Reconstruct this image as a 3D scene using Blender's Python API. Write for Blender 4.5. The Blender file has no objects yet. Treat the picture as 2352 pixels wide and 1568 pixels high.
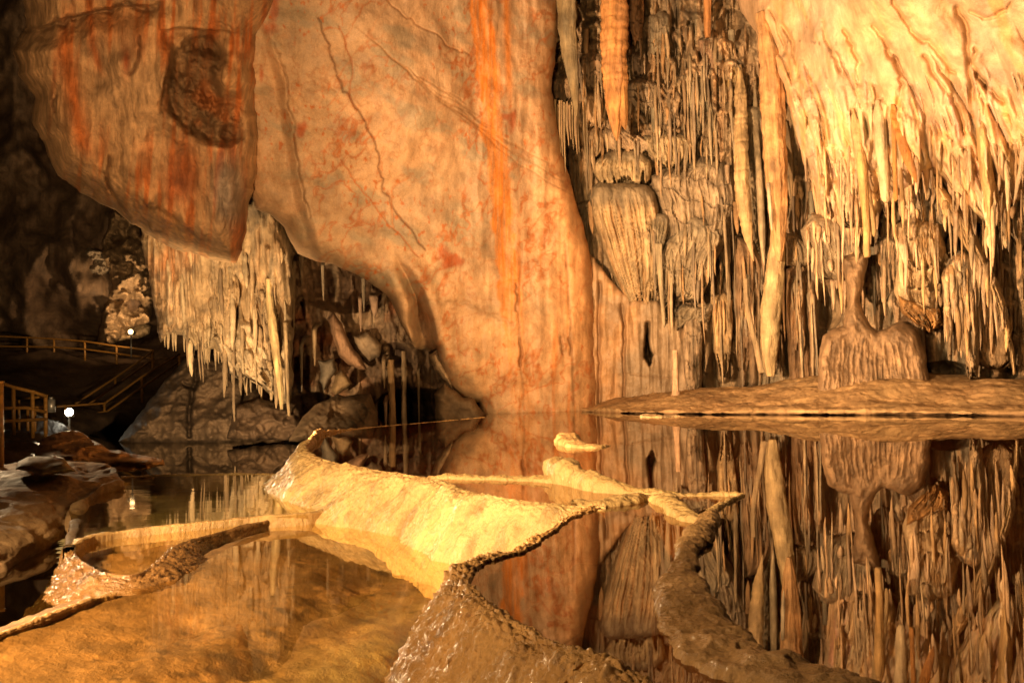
import bpy, math, random
import numpy as np
from mathutils import Matrix, Vector, Euler

# ---------------------------------------------------------------- scene and camera
scn = bpy.context.scene
COL = scn.collection
FPX = 2259.0                      # focal length in plan units (picture plan is 2352 x 1568)
PITCH = math.atan(76.0 / FPX)
ROLL = math.radians(-1.3)
CAM_Z = 1.0
Rm = Euler((math.pi / 2 + PITCH, 0, 0)).to_matrix() @ Matrix.Rotation(ROLL, 3, 'Z')
cam_d = bpy.data.cameras.new('camera')
cam_d.sensor_fit = 'HORIZONTAL'
cam_d.sensor_width = 36.0
cam_d.lens = 36.0 * FPX / 2352.0
cam_d.clip_start = 0.05
cam_d.clip_end = 500
cam = bpy.data.objects.new('camera', cam_d)
cam.matrix_world = Matrix.Translation((0, 0, CAM_Z)) @ Rm.to_4x4()
COL.objects.link(cam)
scn.camera = cam
RN = np.array(Rm)
CC = np.array([0, 0, CAM_Z])
RIGHT, UP, FWD = RN @ [1, 0, 0], RN @ [0, 1, 0], RN @ [0, 0, -1]


def ray(x, y):
    x = np.asarray(x, float)[..., None]; y = np.asarray(y, float)[..., None]
    return FWD + RIGHT * (x - 1176) / FPX + UP * (784 - y) / FPX


def P(x, y, d):
    return CC + ray(x, y) * np.asarray(d, float)[..., None]


def Pz(x, y, z):
    r = ray(x, y)
    return CC + r * ((np.asarray(z, float) - CAM_Z) / r[..., 2])[..., None]


# ---------------------------------------------------------------- noise
_rs = np.random.RandomState(7)
_perm = _rs.permutation(512)
_perm = np.concatenate([_perm, _perm, _perm])
_grad = _rs.normal(size=(512, 3)); _grad /= np.linalg.norm(_grad, axis=1)[:, None]


def pnoise(p):
    p = np.asarray(p, float)
    sh = p.shape[:-1]
    p = p.reshape(-1, 3)
    i = np.floor(p).astype(np.int64); f = p - i
    u = f * f * f * (f * (f * 6 - 15) + 10)
    i = i & 511
    out = np.zeros(len(p))
    for dx in (0, 1):
        wx = u[:, 0] if dx else 1 - u[:, 0]
        hx = _perm[(i[:, 0] + dx) & 511]
        for dy in (0, 1):
            wy = wx * (u[:, 1] if dy else 1 - u[:, 1])
            hy = _perm[(hx + i[:, 1] + dy) & 511]
            for dz in (0, 1):
                w = wy * (u[:, 2] if dz else 1 - u[:, 2])
                g = _grad[_perm[(hy + i[:, 2] + dz) & 511]]
                out += w * ((f[:, 0] - dx) * g[:, 0] + (f[:, 1] - dy) * g[:, 1] + (f[:, 2] - dz) * g[:, 2])
    return (out * 1.5).reshape(sh)


def fbm(p, oct=4, gain=0.5, lac=2.03):
    a, s = 1.0, 0.0
    p = np.asarray(p, float)
    for k in range(oct):
        s = s + a * pnoise(p + 17.3 * k)
        a *= gain; p = p * lac
    return s


def ridged(p, oct=4, gain=0.5):
    a, s = 1.0, 0.0
    p = np.asarray(p, float)
    for k in range(oct):
        s = s + a * (1 - np.abs(pnoise(p + 9.1 * k)) * 2)
        a *= gain; p = p * 2.03
    return s


def sstep(a, b, x):
    t = np.clip((x - a) / (b - a), 0, 1)
    return t * t * (3 - 2 * t)


def A3(a, b, c):
    return np.array([a, b, c], float)


# ---------------------------------------------------------------- objects
def tag(o, label=None, cat=None, group=None, kind=None):
    if label: o['label'] = label
    if cat: o['category'] = cat
    if group: o['group'] = group
    if kind: o['kind'] = kind
    return o


def mk(name, V, F, mat, cols=None, parent=None, smooth=True, origin=None, two=None):
    V = np.asarray(V, float)
    if origin is None:
        origin = np.array([V[:, 0].mean(), V[:, 1].mean(), V[:, 2].min()])
    me = bpy.data.meshes.new(name)
    if isinstance(F, np.ndarray):
        n, k = F.shape
        me.vertices.add(len(V)); me.vertices.foreach_set('co', (V - origin).astype(np.float32).ravel())
        me.loops.add(n * k); me.loops.foreach_set('vertex_index', F.astype(np.int32).ravel())
        me.polygons.add(n)
        me.polygons.foreach_set('loop_start', np.arange(0, n * k, k, dtype=np.int32))
        me.update(calc_edges=True); me.validate()
    else:
        me.from_pydata((V - origin).tolist(), [], F); me.update()
    if smooth:
        me.polygons.foreach_set('use_smooth', np.ones(len(me.polygons), dtype=bool))
    if cols is not None:
        at = me.color_attributes.new('Col', 'FLOAT_COLOR', 'POINT')
        c4 = np.ones((len(V), 4), np.float32); c4[:, :3] = cols
        at.data.foreach_set('color', c4.ravel())
    me.materials.append(mat)
    o = bpy.data.objects.new(name, me)
    COL.objects.link(o)
    if parent is not None:
        o.parent = parent
        po = np.array(parent.location)
        pp = parent.parent
        while pp is not None:
            po = po + np.array(pp.location); pp = pp.parent
        o.location = Vector(origin - po)
    else:
        o.location = Vector(origin)
    return o


def empty(name, loc):
    o = bpy.data.objects.new(name, None); COL.objects.link(o); o.location = Vector(loc); o.empty_display_size = 0.2
    return o


def gridfaces(nr, nc, wrap=False):
    r = np.arange(nr - 1)[:, None]; c = np.arange(nc if wrap else nc - 1)[None, :]
    c2 = (c + 1) % nc
    a = r * nc + c; b = r * nc + c2; d = (r + 1) * nc + c; e = (r + 1) * nc + c2
    return np.stack([a, d, e, b], -1).reshape(-1, 4)


def spline(pts, n):
    """Catmull-Rom through pts (k x m), resampled evenly at n points."""
    p = np.asarray(pts, float)
    if len(p) == 2:
        t = np.linspace(0, 1, n)[:, None]
        return p[0] * (1 - t) + p[1] * t
    q = np.vstack([2 * p[0] - p[1], p, 2 * p[-1] - p[-2]])
    out = []
    for i in range(1, len(q) - 2):
        t = np.linspace(0, 1, 24, endpoint=False)[:, None]
        a, b, c, d = q[i - 1], q[i], q[i + 1], q[i + 2]
        out.append(0.5 * ((2 * b) + (-a + c) * t + (2 * a - 5 * b + 4 * c - d) * t ** 2 + (-a + 3 * b - 3 * c + d) * t ** 3))
    out.append(p[-1:])
    o = np.vstack(out)
    s = np.concatenate([[0], np.cumsum(np.linalg.norm(np.diff(o, axis=0), axis=1))])
    t = np.linspace(0, s[-1], n)
    return np.stack([np.interp(t, s, o[:, k]) for k in range(o.shape[1])], 1)


def spl_even(pts, n):
    """Catmull-Rom, n points spread evenly over the stations (not over length)."""
    p = np.asarray(pts, float)
    k = len(p)
    q = np.vstack([2 * p[0] - p[1], p, 2 * p[-1] - p[-2]])
    u = np.linspace(0, k - 1 - 1e-9, n)
    i = np.floor(u).astype(int); t = (u - i)[:, None]
    a, b, c, d = q[i], q[i + 1], q[i + 2], q[i + 3]
    return 0.5 * ((2 * b) + (-a + c) * t + (2 * a - 5 * b + 4 * c - d) * t ** 2 + (-a + 3 * b - 3 * c + d) * t ** 3)


def seg_dist(X, Y, pts):
    """distance from grid points to a polyline, with the fraction along it."""
    pts = np.asarray(pts, float)[:, :2]
    best = np.full(X.shape, 1e9); tt = np.zeros(X.shape)
    L = np.concatenate([[0], np.cumsum(np.linalg.norm(np.diff(pts, axis=0), axis=1))])
    for i in range(len(pts) - 1):
        ax, ay = pts[i]; bx, by = pts[i + 1]
        dx, dy = bx - ax, by - ay
        l2 = dx * dx + dy * dy + 1e-9
        t = np.clip(((X - ax) * dx + (Y - ay) * dy) / l2, 0, 1)
        d = np.hypot(X - ax - t * dx, Y - ay - t * dy)
        m = d < best
        best = np.where(m, d, best)
        tt = np.where(m, (L[i] + t * (L[i + 1] - L[i])) / L[-1], tt)
    return best, tt


def inside(X, Y, poly):
    r = np.zeros(X.shape, bool)
    n = len(poly)
    for i in range(n):
        x1, y1 = poly[i]; x2, y2 = poly[(i + 1) % n]
        if y1 == y2: continue
        c = ((y1 > Y) != (y2 > Y)) & (X < (x2 - x1) * (Y - y1) / (y2 - y1) + x1)
        r ^= c
    return r


def ragged(poly, amp, step=7, seed=0, sharp=False):
    """subdivide an outline and roughen it like rock."""
    out = []
    n = len(poly)
    for i in range(n):
        a = np.array(poly[i], float); b = np.array(poly[(i + 1) % n], float)
        L = np.linalg.norm(b - a); k = max(1, int(L / step))
        for j in range(k):
            out.append(a + (b - a) * j / k)
    out = np.array(out)
    q = np.concatenate([out / 40.0, np.full((len(out), 1), seed * 3.7)], 1)
    out[:, 0] += amp * fbm(q, 3); out[:, 1] += amp * fbm(q + 51.7, 3)
    return out


TANC = (.47, .33, .19)


class Panel:
    """A mass of rock: a fine surface over an outline, at its own distances, rounded off backwards at its edges."""
    def __init__(s, poly, depth, res=2.6, rag=5, edge=(60, 1.5), seed=0, nosnap=False):
        s.poly = ragged(poly, rag, seed=seed) if rag else np.array(poly, float)
        x0, y0 = s.poly.min(0) - res; x1, y1 = s.poly.max(0) + res
        s.x0, s.y0, s.res = x0, y0, res
        xs = np.arange(x0, x1 + res, res); ys = np.arange(y0, y1 + res, res)
        s.X, s.Y = np.meshgrid(xs, ys)
        s.ins = inside(s.X, s.Y, s.poly)
        cl = np.vstack([s.poly, s.poly[:1]])
        # distance to the outline (chunked over segments)
        best = np.full(s.X.shape, 1e9); bx = s.X.copy(); by = s.Y.copy()
        for i in range(len(cl) - 1):
            ax, ay = cl[i]; dx, dy = cl[i + 1] - cl[i]
            m = 70
            i0 = max(0, int((min(ay, ay + dy) - m - y0) / res)); i1 = min(s.X.shape[0], int((max(ay, ay + dy) + m - y0) / res) + 2)
            j0 = max(0, int((min(ax, ax + dx) - m - x0) / res)); j1 = min(s.X.shape[1], int((max(ax, ax + dx) + m - x0) / res) + 2)
            if i1 <= i0 or j1 <= j0: continue
            xx = s.X[i0:i1, j0:j1]; yy = s.Y[i0:i1, j0:j1]
            t = np.clip(((xx - ax) * dx + (yy - ay) * dy) / (dx * dx + dy * dy + 1e-9), 0, 1)
            px = ax + t * dx; py = ay + t * dy
            d = np.hypot(xx - px, yy - py)
            b = best[i0:i1, j0:j1]; k = d < b
            b[k] = d[k]; bx[i0:i1, j0:j1][k] = px[k]; by[i0:i1, j0:j1][k] = py[k]
        s.sd = np.where(s.ins, best, -best)
        s.bx, s.by = bx, by
        s.D0 = depth(s.X, s.Y) * np.ones_like(s.X)
        w, R = edge
        e = np.clip(np.maximum(s.sd, 0) / w, 0, 1)
        s.round = R * (1 - np.sqrt(np.clip(1 - (1 - e) ** 2, 0, 1)))
        s.h = np.zeros_like(s.X)                   # relief towards the open cave, metres
        s.W = P(s.X, s.Y, s.D0)                    # base points in the world
        s.col = np.zeros(s.X.shape + (3,))

    def paint(s, color, m):
        m = np.clip(m, 0, 1)[..., None]
        s.col = s.col * (1 - m) + np.array(color) * m

    def win(s, x0, x1, y0, y1):
        j0 = max(0, int((x0 - s.x0) / s.res)); j1 = min(s.X.shape[1], int((x1 - s.x0) / s.res) + 2)
        i0 = max(0, int((y0 - s.y0) / s.res)); i1 = min(s.X.shape[0], int((y1 - s.y0) / s.res) + 2)
        return slice(i0, max(i0, i1)), slice(j0, max(j0, j1))

    def groove(s, pts, w, depth, color=None, strength=1.0, jit=4):
        p = spline(np.array(pts, float), max(8, len(pts) * 5))
        q = np.concatenate([p[:, :2] / 23.0, np.full((len(p), 1), 4.4)], 1)
        p[:, 0] += jit * fbm(q, 2); p[:, 1] += jit * fbm(q + 9, 2)
        sl = s.win(p[:, 0].min() - 4 * w, p[:, 0].max() + 4 * w, p[:, 1].min() - 4 * w, p[:, 1].max() + 4 * w)
        if s.X[sl].size == 0: return
        d, t = seg_dist(s.X[sl], s.Y[sl], p)
        g = np.exp(-(d / w) ** 2)
        s.h[sl] -= depth * g
        if color is not None:
            m = np.clip(g * strength, 0, 1)[..., None]
            s.col[sl] = s.col[sl] * (1 - m) + np.array(color) * m

    def bulge(s, cx, cy, rx, ry, amp, power=1.0, color=None, strength=1.0, rot=0):
        m = max(rx, ry) * 1.1
        sl = s.win(cx - m, cx + m, cy - m, cy + m)
        if s.X[sl].size == 0: return
        dx = s.X[sl] - cx; dy = s.Y[sl] - cy
        c, n = math.cos(rot), math.sin(rot)
        q = ((dx * c + dy * n) / rx) ** 2 + ((-dx * n + dy * c) / ry) ** 2
        g = np.clip(1 - q, 0, 1) ** power
        s.h[sl] += amp * g
        if color is not None:
            k = np.clip(g * strength * 2, 0, 1)[..., None]
            s.col[sl] = s.col[sl] * (1 - k) + np.array(color) * k

    def drip(s, pts, amp, color=None, strength=0.7, taper=True, sq=1.0):
        """a hanging rib of flowstone: pts = (x, y, width) from its root to its tip; proud of the wall by amp."""
        p = np.array(pts, float)
        W = p[:, 2].max()
        sl = s.win(p[:, 0].min() - W, p[:, 0].max() + W, p[:, 1].min() - W, p[:, 1].max() + W)
        if s.X[sl].size == 0: return
        d, t = seg_dist(s.X[sl], s.Y[sl], p)
        L = np.concatenate([[0], np.cumsum(np.linalg.norm(np.diff(p[:, :2], axis=0), axis=1))]); L /= L[-1]
        w = np.interp(t, L, p[:, 2]) * 0.5
        g = np.sqrt(np.clip(1 - (d / np.maximum(w, .5)) ** 2, 0, 1))
        a = amp * (0.35 + 0.65 * np.clip(w * 2 / W, 0, 1)) * np.clip(0.1 + t * 5, 0, 1)
        s.h[sl] = np.maximum(s.h[sl], s.hb[sl] + a * g) if sq else s.h[sl] + a * g
        if color is not None:
            k = (np.clip(g * 1.5, 0, 1) * strength)[..., None]
            s.col[sl] = s.col[sl] * (1 - k) + np.array(color) * k

    def fringe(s, shelf, L, w=(6, 14), amp=(.2, .45), cols=(TANC,), cap=.3, gap=5.0, dark=None, rr=random, drift=3):
        sh = np.array(shelf, float); ln = np.linalg.norm(np.diff(sh, axis=0), axis=1).sum()
        pts = spline(sh, max(6, int(ln / 8)))
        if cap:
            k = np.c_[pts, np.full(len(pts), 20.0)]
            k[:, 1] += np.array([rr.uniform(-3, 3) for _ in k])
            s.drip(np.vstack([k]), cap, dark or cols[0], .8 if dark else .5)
        for _ in range(int(ln / gap)):
            u = rr.uniform(0, len(pts) - 1.01); i = int(u)
            x, y = pts[i] + (pts[i + 1] - pts[i]) * (u - i)
            l = L * (.25 + .9 * rr.random() ** 1.6); ww = rr.uniform(*w); dx = rr.uniform(-drift * .4, drift)
            cj = rr.uniform(.75, 1.25); c = tuple(cj * v for v in rr.choice(cols))
            s.drip([(x, y - 4, ww), (x + dx * .4, y + l * .35, ww * .95), (x + dx * .8, y + l * .7, ww * .7), (x + dx, y + l, ww * .2)], rr.uniform(*amp), c, .55)

    def base(s):
        s.hb = s.h.copy()

    def build(s, name, mat, parent=None, back=0.0):
        keep = s.ins[:-1, :-1] | s.ins[1:, :-1] | s.ins[:-1, 1:] | s.ins[1:, 1:]
        X = np.where(s.ins, s.X, s.bx); Y = np.where(s.ins, s.Y, s.by)
        D = s.D0 + s.round - s.h
        V = P(X, Y, D).reshape(-1, 3)
        F = gridfaces(*s.X.shape)[keep.ravel()]
        # wind towards the camera
        F = F[:, ::1]
        used = np.zeros(len(V), bool); used[F.ravel()] = True
        idx = np.cumsum(used) - 1
        F = idx[F]
        o = mk(name, V[used], F, mat, s.col.reshape(-1, 3)[used], parent)
        return o

    def depth_at(s, x, y):
        j = int(round((x - s.x0) / s.res)); i = int(round((y - s.y0) / s.res))
        i = min(max(i, 0), s.X.shape[0] - 1); j = min(max(j, 0), s.X.shape[1] - 1)
        return float(s.D0[i, j] + s.round[i, j] - s.h[i, j])


def loft(lines, nu, nv, closed=False):
    """surface through world-space lines (each m x 3); returns V (nv*nu), grid shape (nv, nu)."""
    L = [spl_even(l, nu) for l in lines]
    L = np.stack(L)                                 # k, nu, 3
    u = np.linspace(0, len(lines) - 1 - 1e-9, nv)
    i = np.floor(u).astype(int); t = (u - i)[:, None, None]
    q = np.concatenate([2 * L[:1] - L[1:2], L, 2 * L[-1:] - L[-2:-1]])
    a, b, c, d = q[i], q[i + 1], q[i + 2], q[i + 3]
    return 0.5 * ((2 * b) + (-a + c) * t + (2 * a - 5 * b + 4 * c - d) * t ** 2 + (-a + 3 * b - 3 * c + d) * t ** 3)


def normals(G):
    du = np.gradient(G, axis=1); dv = np.gradient(G, axis=0)
    n = np.cross(du, dv)
    return n / (np.linalg.norm(n, axis=-1, keepdims=True) + 1e-12)


def mix(a, b, t):
    t = np.clip(t, 0, 1)[..., None]
    return np.array(a) * (1 - t) + np.array(b) * t


CREAM = (0.62, 0.45, 0.285); TAN = (0.47, 0.33, 0.19); GREYB = (0.30, 0.235, 0.16); BROWN = (0.20, 0.13, 0.075)
ORANGE = (0.62, 0.22, 0.045); RED = (0.38, 0.09, 0.025); DARK = (0.085, 0.058, 0.036); PINK = (0.50, 0.33, 0.22)
GREYG = (0.27, 0.24, 0.165); YEL = (0.66, 0.45, 0.25)


def stal(name, pts, d, mat, col=TAN, col2=None, parent=None, lobes=0.14, nlob=5, rings=0.0, seed=0, ns=20, rows=None, flat=1.0, embed=0.0):
    """stalactite / stalagmite / column: pts = (x, y, width) down the plan, at distance d (number or one per point)."""
    p = np.array(pts, float)
    dd = np.full(len(p), float(d)) if np.isscalar(d) else np.array(d, float)
    c = np.concatenate([P(p[:, 0], p[:, 1], dd), (p[:, 2] * 0.5 * dd / FPX)[:, None]], 1)
    L = np.linalg.norm(c[-1, :3] - c[0, :3])
    n = rows or int(min(220, max(14, L / 0.03)))
    c = spline(c, n)
    c[:, 3] = np.maximum(c[:, 3], 0.004)
    if embed:
        u = np.linspace(0, 1, n)
        k = np.clip(1 - u / .22, 0, 1) ** 2
        c[:, :3] += FWD * (embed * k)[:, None]
        c[:, 3] *= 1 + .35 * k
    th = np.linspace(0, 2 * math.pi, ns, endpoint=False)
    cs, sn = np.cos(th), np.sin(th)
    nrm = np.stack([np.broadcast_to(cs, (n, ns)), np.broadcast_to(sn * flat, (n, ns)), np.zeros((n, ns))], -1)
    sd = seed * 7.31 + 3.1
    zz = c[:, 2][:, None]
    q = np.stack([np.broadcast_to(cs * nlob * .35, (n, ns)), np.broadcast_to(sn * nlob * .35, (n, ns)), np.broadcast_to(zz * 0.35 + sd, (n, ns))], -1)
    f = 1 + lobes * 1.6 * fbm(q, 3)
    q2 = np.stack([np.broadcast_to(cs * 1.2, (n, ns)), np.broadcast_to(sn * 1.2, (n, ns)), np.broadcast_to(zz * 3.2 + sd * 2, (n, ns))], -1)
    f = f + 0.12 * fbm(q2, 3)
    if rings:
        rr = fbm(np.stack([np.zeros(n), np.full(n, sd), c[:, 2] * 2.2], -1), 3)[:, None]
        f = f + rings * np.abs(np.sin(zz * 9 + 3 * rr))
    G = c[:, None, :3] + nrm * (c[:, 3][:, None] * f)[..., None]
    V = np.concatenate([G.reshape(-1, 3), c[:1, :3], c[-1:, :3]])
    F = gridfaces(n, ns, True)
    k = n * ns
    fan = [[k, i, (i + 1) % ns, (i + 1) % ns] for i in range(ns)] + [[k + 1, (n - 1) * ns + (i + 1) % ns, (n - 1) * ns + i, (n - 1) * ns + i] for i in range(ns)]
    F = [tuple(x) for x in F.tolist()] + [tuple(x[:3]) for x in fan]
    nz = fbm(np.stack([V[:, 0] * 4, V[:, 1] * 4, V[:, 2] * 0.9 + sd], -1), 3)
    cc = mix(col, col2 if col2 is not None else tuple(0.72 * v for v in col), 0.4 + 0.7 * nz)
    return mk(name, V, F, mat, cc, parent, origin=c[0, :3])


def drapery(name, cx, ytop, hw, ybot, d, mat, col=TAN, col2=GREYB, parent=None, bx=None, bhw=None, nf=14, fold=0.16, depth=None,
            jag=0.3, cap=0.16, seed=0, capdark=None, skewtop=0.0, nt=90, nth=200, span=125, tiers=0):
    """a bell of fluted flowstone: a rounded cap from which folds hang to a ragged lower edge."""
    bx = cx if bx is None else bx; bhw = hw * 0.8 if bhw is None else bhw
    rd = depth if depth is not None else hw * d / FPX * 0.9
    t = np.linspace(0, 1, nt)[:, None]
    a = np.radians(np.linspace(-span, span, nth))[None, :]
    sd = seed * 5.17 + 1.3
    an = a * nf / math.pi
    wob = 0.9 * fbm(np.stack([np.broadcast_to(an * .25, (nt, nth)), np.broadcast_to(t * 1.2, (nt, nth)), np.full((nt, nth), sd)], -1), 2)
    fa = np.abs(np.sin((an + wob) * math.pi / 2 * 1.0)) ** 0.7          # rounded folds with sharp valleys
    fb = np.clip(1 - 1.7 * np.abs(pnoise(np.stack([np.broadcast_to(an * .62 + wob * .4, (nt, nth)), np.broadcast_to(t * .9, (nt, nth)), np.full((nt, nth), sd + 3)], -1))), 0, 1)
    fl = .4 * fa + .6 * fb
    fl2 = fbm(np.stack([np.broadcast_to(an * 1.1, (nt, nth)), np.broadcast_to(t * 1.5, (nt, nth)), np.full((nt, nth), sd + 5)], -1), 3)
    capp = np.sqrt(np.clip(1 - (1 - np.clip(t / cap, 0, 1)) ** 2, 0.0, 1))
    lo = np.clip((t - cap) / (1 - cap), 0, 1)
    taper = 1 - (1 - bhw / hw) * lo ** 1.1
    prof = capp * taper
    if tiers:
        prof = prof * (1 + 0.10 * np.abs(((t * tiers + 0.25 * fl2) % 1.0) - 1) * sstep(cap, cap * 1.6, t))
    amp = fold * sstep(cap * 0.5, cap * 2.2, t) * (0.6 + 0.6 * lo)
    lump = fbm(np.stack([np.broadcast_to(an * .22, (nt, nth)), np.broadcast_to(t * 2.6, (nt, nth)), np.full((nt, nth), sd + 7)], -1), 3)
    r = prof * (1 + amp * (fl - 0.6) * 2 + 0.08 * fl2 + 0.11 * lump)
    # ragged lower edge: some folds reach further down
    jn = fbm(np.stack([an * 0.5, an * 0, np.full(an.shape, sd + 9)], -1), 3)
    ln = 1 - jag * np.clip(0.5 + 1.1 * jn - 0.5 * (fl[-1:] - 0.5), 0, 1.15)
    tt = t * (1 + (ln - 1) * t)
    ccx = cx + (bx - cx) * lo ** 1.0
    X = ccx + hw * r * np.sin(a)
    ysk = skewtop * np.sin(a) * capp
    Y = ytop + (ybot - ytop) * tt + ysk * (1 - lo)
    Dd = d + rd * (1 - np.cos(a) * r)
    G = P(X, Y, Dd)
    V = G.reshape(-1, 3)
    nz = fbm(V * A3(3, 3, 0.9) + sd, 3).reshape(nt, nth)
    c = mix(col, col2, 0.35 + 0.6 * nz + 0.25 * (0.6 - fl))
    if capdark is not None:
        m = (1 - sstep(cap * 0.9, cap * 1.7, t + 0.05 * fl2)) * np.ones_like(nz)
        c = c * (1 - m[..., None]) + np.array(capdark) * m[..., None]
    return mk(name, V, gridfaces(nt, nth)[:, ::1], mat, c.reshape(-1, 3), parent)


def tube(pts, r, n=10):
    """round bar through world points -> V, F lists"""
    p = np.array(pts, float); V = []; F = []
    for i, q in enumerate(p):
        t = p[min(i + 1, len(p) - 1)] - p[max(i - 1, 0)]
        t = t / (np.linalg.norm(t) + 1e-9)
        a = np.cross(t, [0, 0, 1.0] if abs(t[2]) < .9 else [1.0, 0, 0]); a /= np.linalg.norm(a); b = np.cross(t, a)
        for k in range(n):
            w = 2 * math.pi * k / n
            V.append(q + r * (a * math.cos(w) + b * math.sin(w)))
    for i in range(len(p) - 1):
        for k in range(n):
            F.append((i * n + k, i * n + (k + 1) % n, (i + 1) * n + (k + 1) % n, (i + 1) * n + k))
    F.append(tuple(range(n))[::-1]); F.append(tuple((len(p) - 1) * n + k for k in range(n)))
    return V, F


def merge(*parts):
    V, F = [], []
    for v, f in parts:
        o = len(V); V += list(v); F += [tuple(i + o for i in x) for x in f]
    return V, F


def box(c, s):
    c = np.array(c); s = np.array(s) / 2
    V = [c + s * np.array([i, j, k]) for i in (-1, 1) for j in (-1, 1) for k in (-1, 1)]
    F = [(0, 1, 3, 2), (4, 6, 7, 5), (0, 4, 5, 1), (2, 3, 7, 6), (0, 2, 6, 4), (1, 5, 7, 3)]
    return V, F


MASSES = []


def massp(name, poly, d, mat, col, col2, parent=None, nf=10, fold=.12, edge=(24, .7), capy=None, capcol=None, jag=.25, drop=.5, lump=.18, seed=0, rag=3, res=1.9, slope=0.0, conv=True, tiers=0, tierh=.12, lean=0.0, streakcol=None, dens=3.2):
    """a mass of dripstone: an outlined body, domed at its edges, with folds that follow its flanks and end raggedly below."""
    poly = np.array(poly, float)
    ym = poly[:, 1].mean()
    p = Panel(poly, (lambda x, y: d + (y - ym) * slope + 0 * x) if np.isscalar(d) else d, res=res, rag=rag, edge=edge, seed=seed)
    X, Y, W = p.X, p.Y, p.W
    nr = X.shape[0]
    xl = np.zeros(nr); xr = np.zeros(nr)
    for i in range(nr):
        k = np.nonzero(p.ins[i])[0]
        xl[i], xr[i] = (X[0, k[0]], X[0, k[-1]]) if len(k) else (np.nan, np.nan)
    ok = ~np.isnan(xl); idx = np.arange(nr)
    xl = np.interp(idx, idx[ok], xl[ok]); xr = np.interp(idx, idx[ok], xr[ok])
    ker = np.ones(15) / 15
    sm = lambda v: np.convolve(np.pad(v, 7, mode='edge'), ker, 'valid')
    xl, xr = sm(xl), sm(xr)
    s = (X - xl[:, None]) / np.maximum(xr - xl, 4)[:, None]
    if not conv: s = (X - X.min() - lean * (Y - Y.min())) / (X.max() - X.min())
    y0, y1 = Y[ok].min(), Y[ok].max(); t = (Y - y0) / (y1 - y0)
    sd = seed * 3.91
    q = np.stack([s * nf, t * 1.6, 0 * s + sd], -1)
    wv = .55 * fbm(q * A3(.35, 1.2, 1), 3)
    n1 = 1 - 2.0 * np.abs(pnoise(np.stack([s * nf * .8 + wv, t * 1.3, 0 * s + sd + 4], -1)))
    n2 = 1 - 2.0 * np.abs(pnoise(np.stack([s * nf * 2.2 + wv * 1.5, t * 2.4, 0 * s + sd + 8], -1)))
    ct = 0.12 if capy is None else np.clip((capy - y0) / (y1 - y0), .02, .9)
    ramp = sstep(ct * .5, ct * 1.9 + .08, t + .04 * n2)
    p.h = ramp * fold * (.3 * n1 + .35 * n2) + lump * .8 * fbm(W * 1.1 + sd, 4) + .03 * fbm(W * A3(6, 6, 1.5), 3)
    nz = fbm(W * A3(1.3, 1.3, .6) + sd, 4)
    p.col = mix(col, col2, .45 + .7 * nz - .25 * (n1 - .3) * ramp)
    p.base()
    rr = random.Random(seed * 17 + 5)
    ys = Y[:, 0]
    for m_ in range(int(nf * dens)):
        s0 = rr.uniform(.02, .98); t0 = ct + rr.uniform(-.3, .45) * (1 - ct) * rr.random() ** .7; t0 = max(ct * .6, t0); t1 = min(1.0, t0 + rr.uniform(.25, .8))
        yy = np.linspace(y0 + t0 * (y1 - y0), y0 + t1 * (y1 - y0), 7)
        a = np.interp(yy, ys, xl); b = np.interp(yy, ys, xr)
        ds = np.cumsum([0] + [rr.uniform(-.012, .012) for _ in range(6)])
        xx = a + np.clip(s0 + ds, .01, .99) * (b - a)
        w0 = max(3.6, (b - a).mean() / nf * rr.uniform(.5, 1.3))
        wd = w0 * np.linspace(1, rr.uniform(.25, .7), 7)
        cj = rr.uniform(.8, 1.25); cc = tuple(cj * v for v in (col if rr.random() < .7 else col2))
        p.drip(np.c_[xx, yy, wd], fold * rr.uniform(.35, 1.0), cc, .45)
    if tiers:
        ph = t * tiers + .55 * fbm(np.stack([s * 2.2, t * 2, 0 * s + sd + 2], -1), 3)
        p.h += ramp * tierh * (1 - (ph % 1.0)) ** 1.3
    if jag:
        jn = fbm(np.stack([s * nf * .55, 0 * s, 0 * s + sd + 12], -1), 3)
        ye = 1.0 - jag * np.clip(.42 + 1.1 * jn - .3 * n1, 0, 1.15)
        p.h -= drop * sstep(-.012, .02, t - ye)
    if streakcol is not None:
        p.paint(streakcol, sstep(.1, .55, fbm(np.stack([s * nf * .5, t * .8, 0 * s + sd + 30], -1), 3)) * .8)
    if capcol is not None:
        p.paint(capcol, (1 - sstep(ct * .8, ct * 1.5, t + .05 * n2)) * .9)
    MASSES.append(p)
    return p.build(name, mat, parent)


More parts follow.
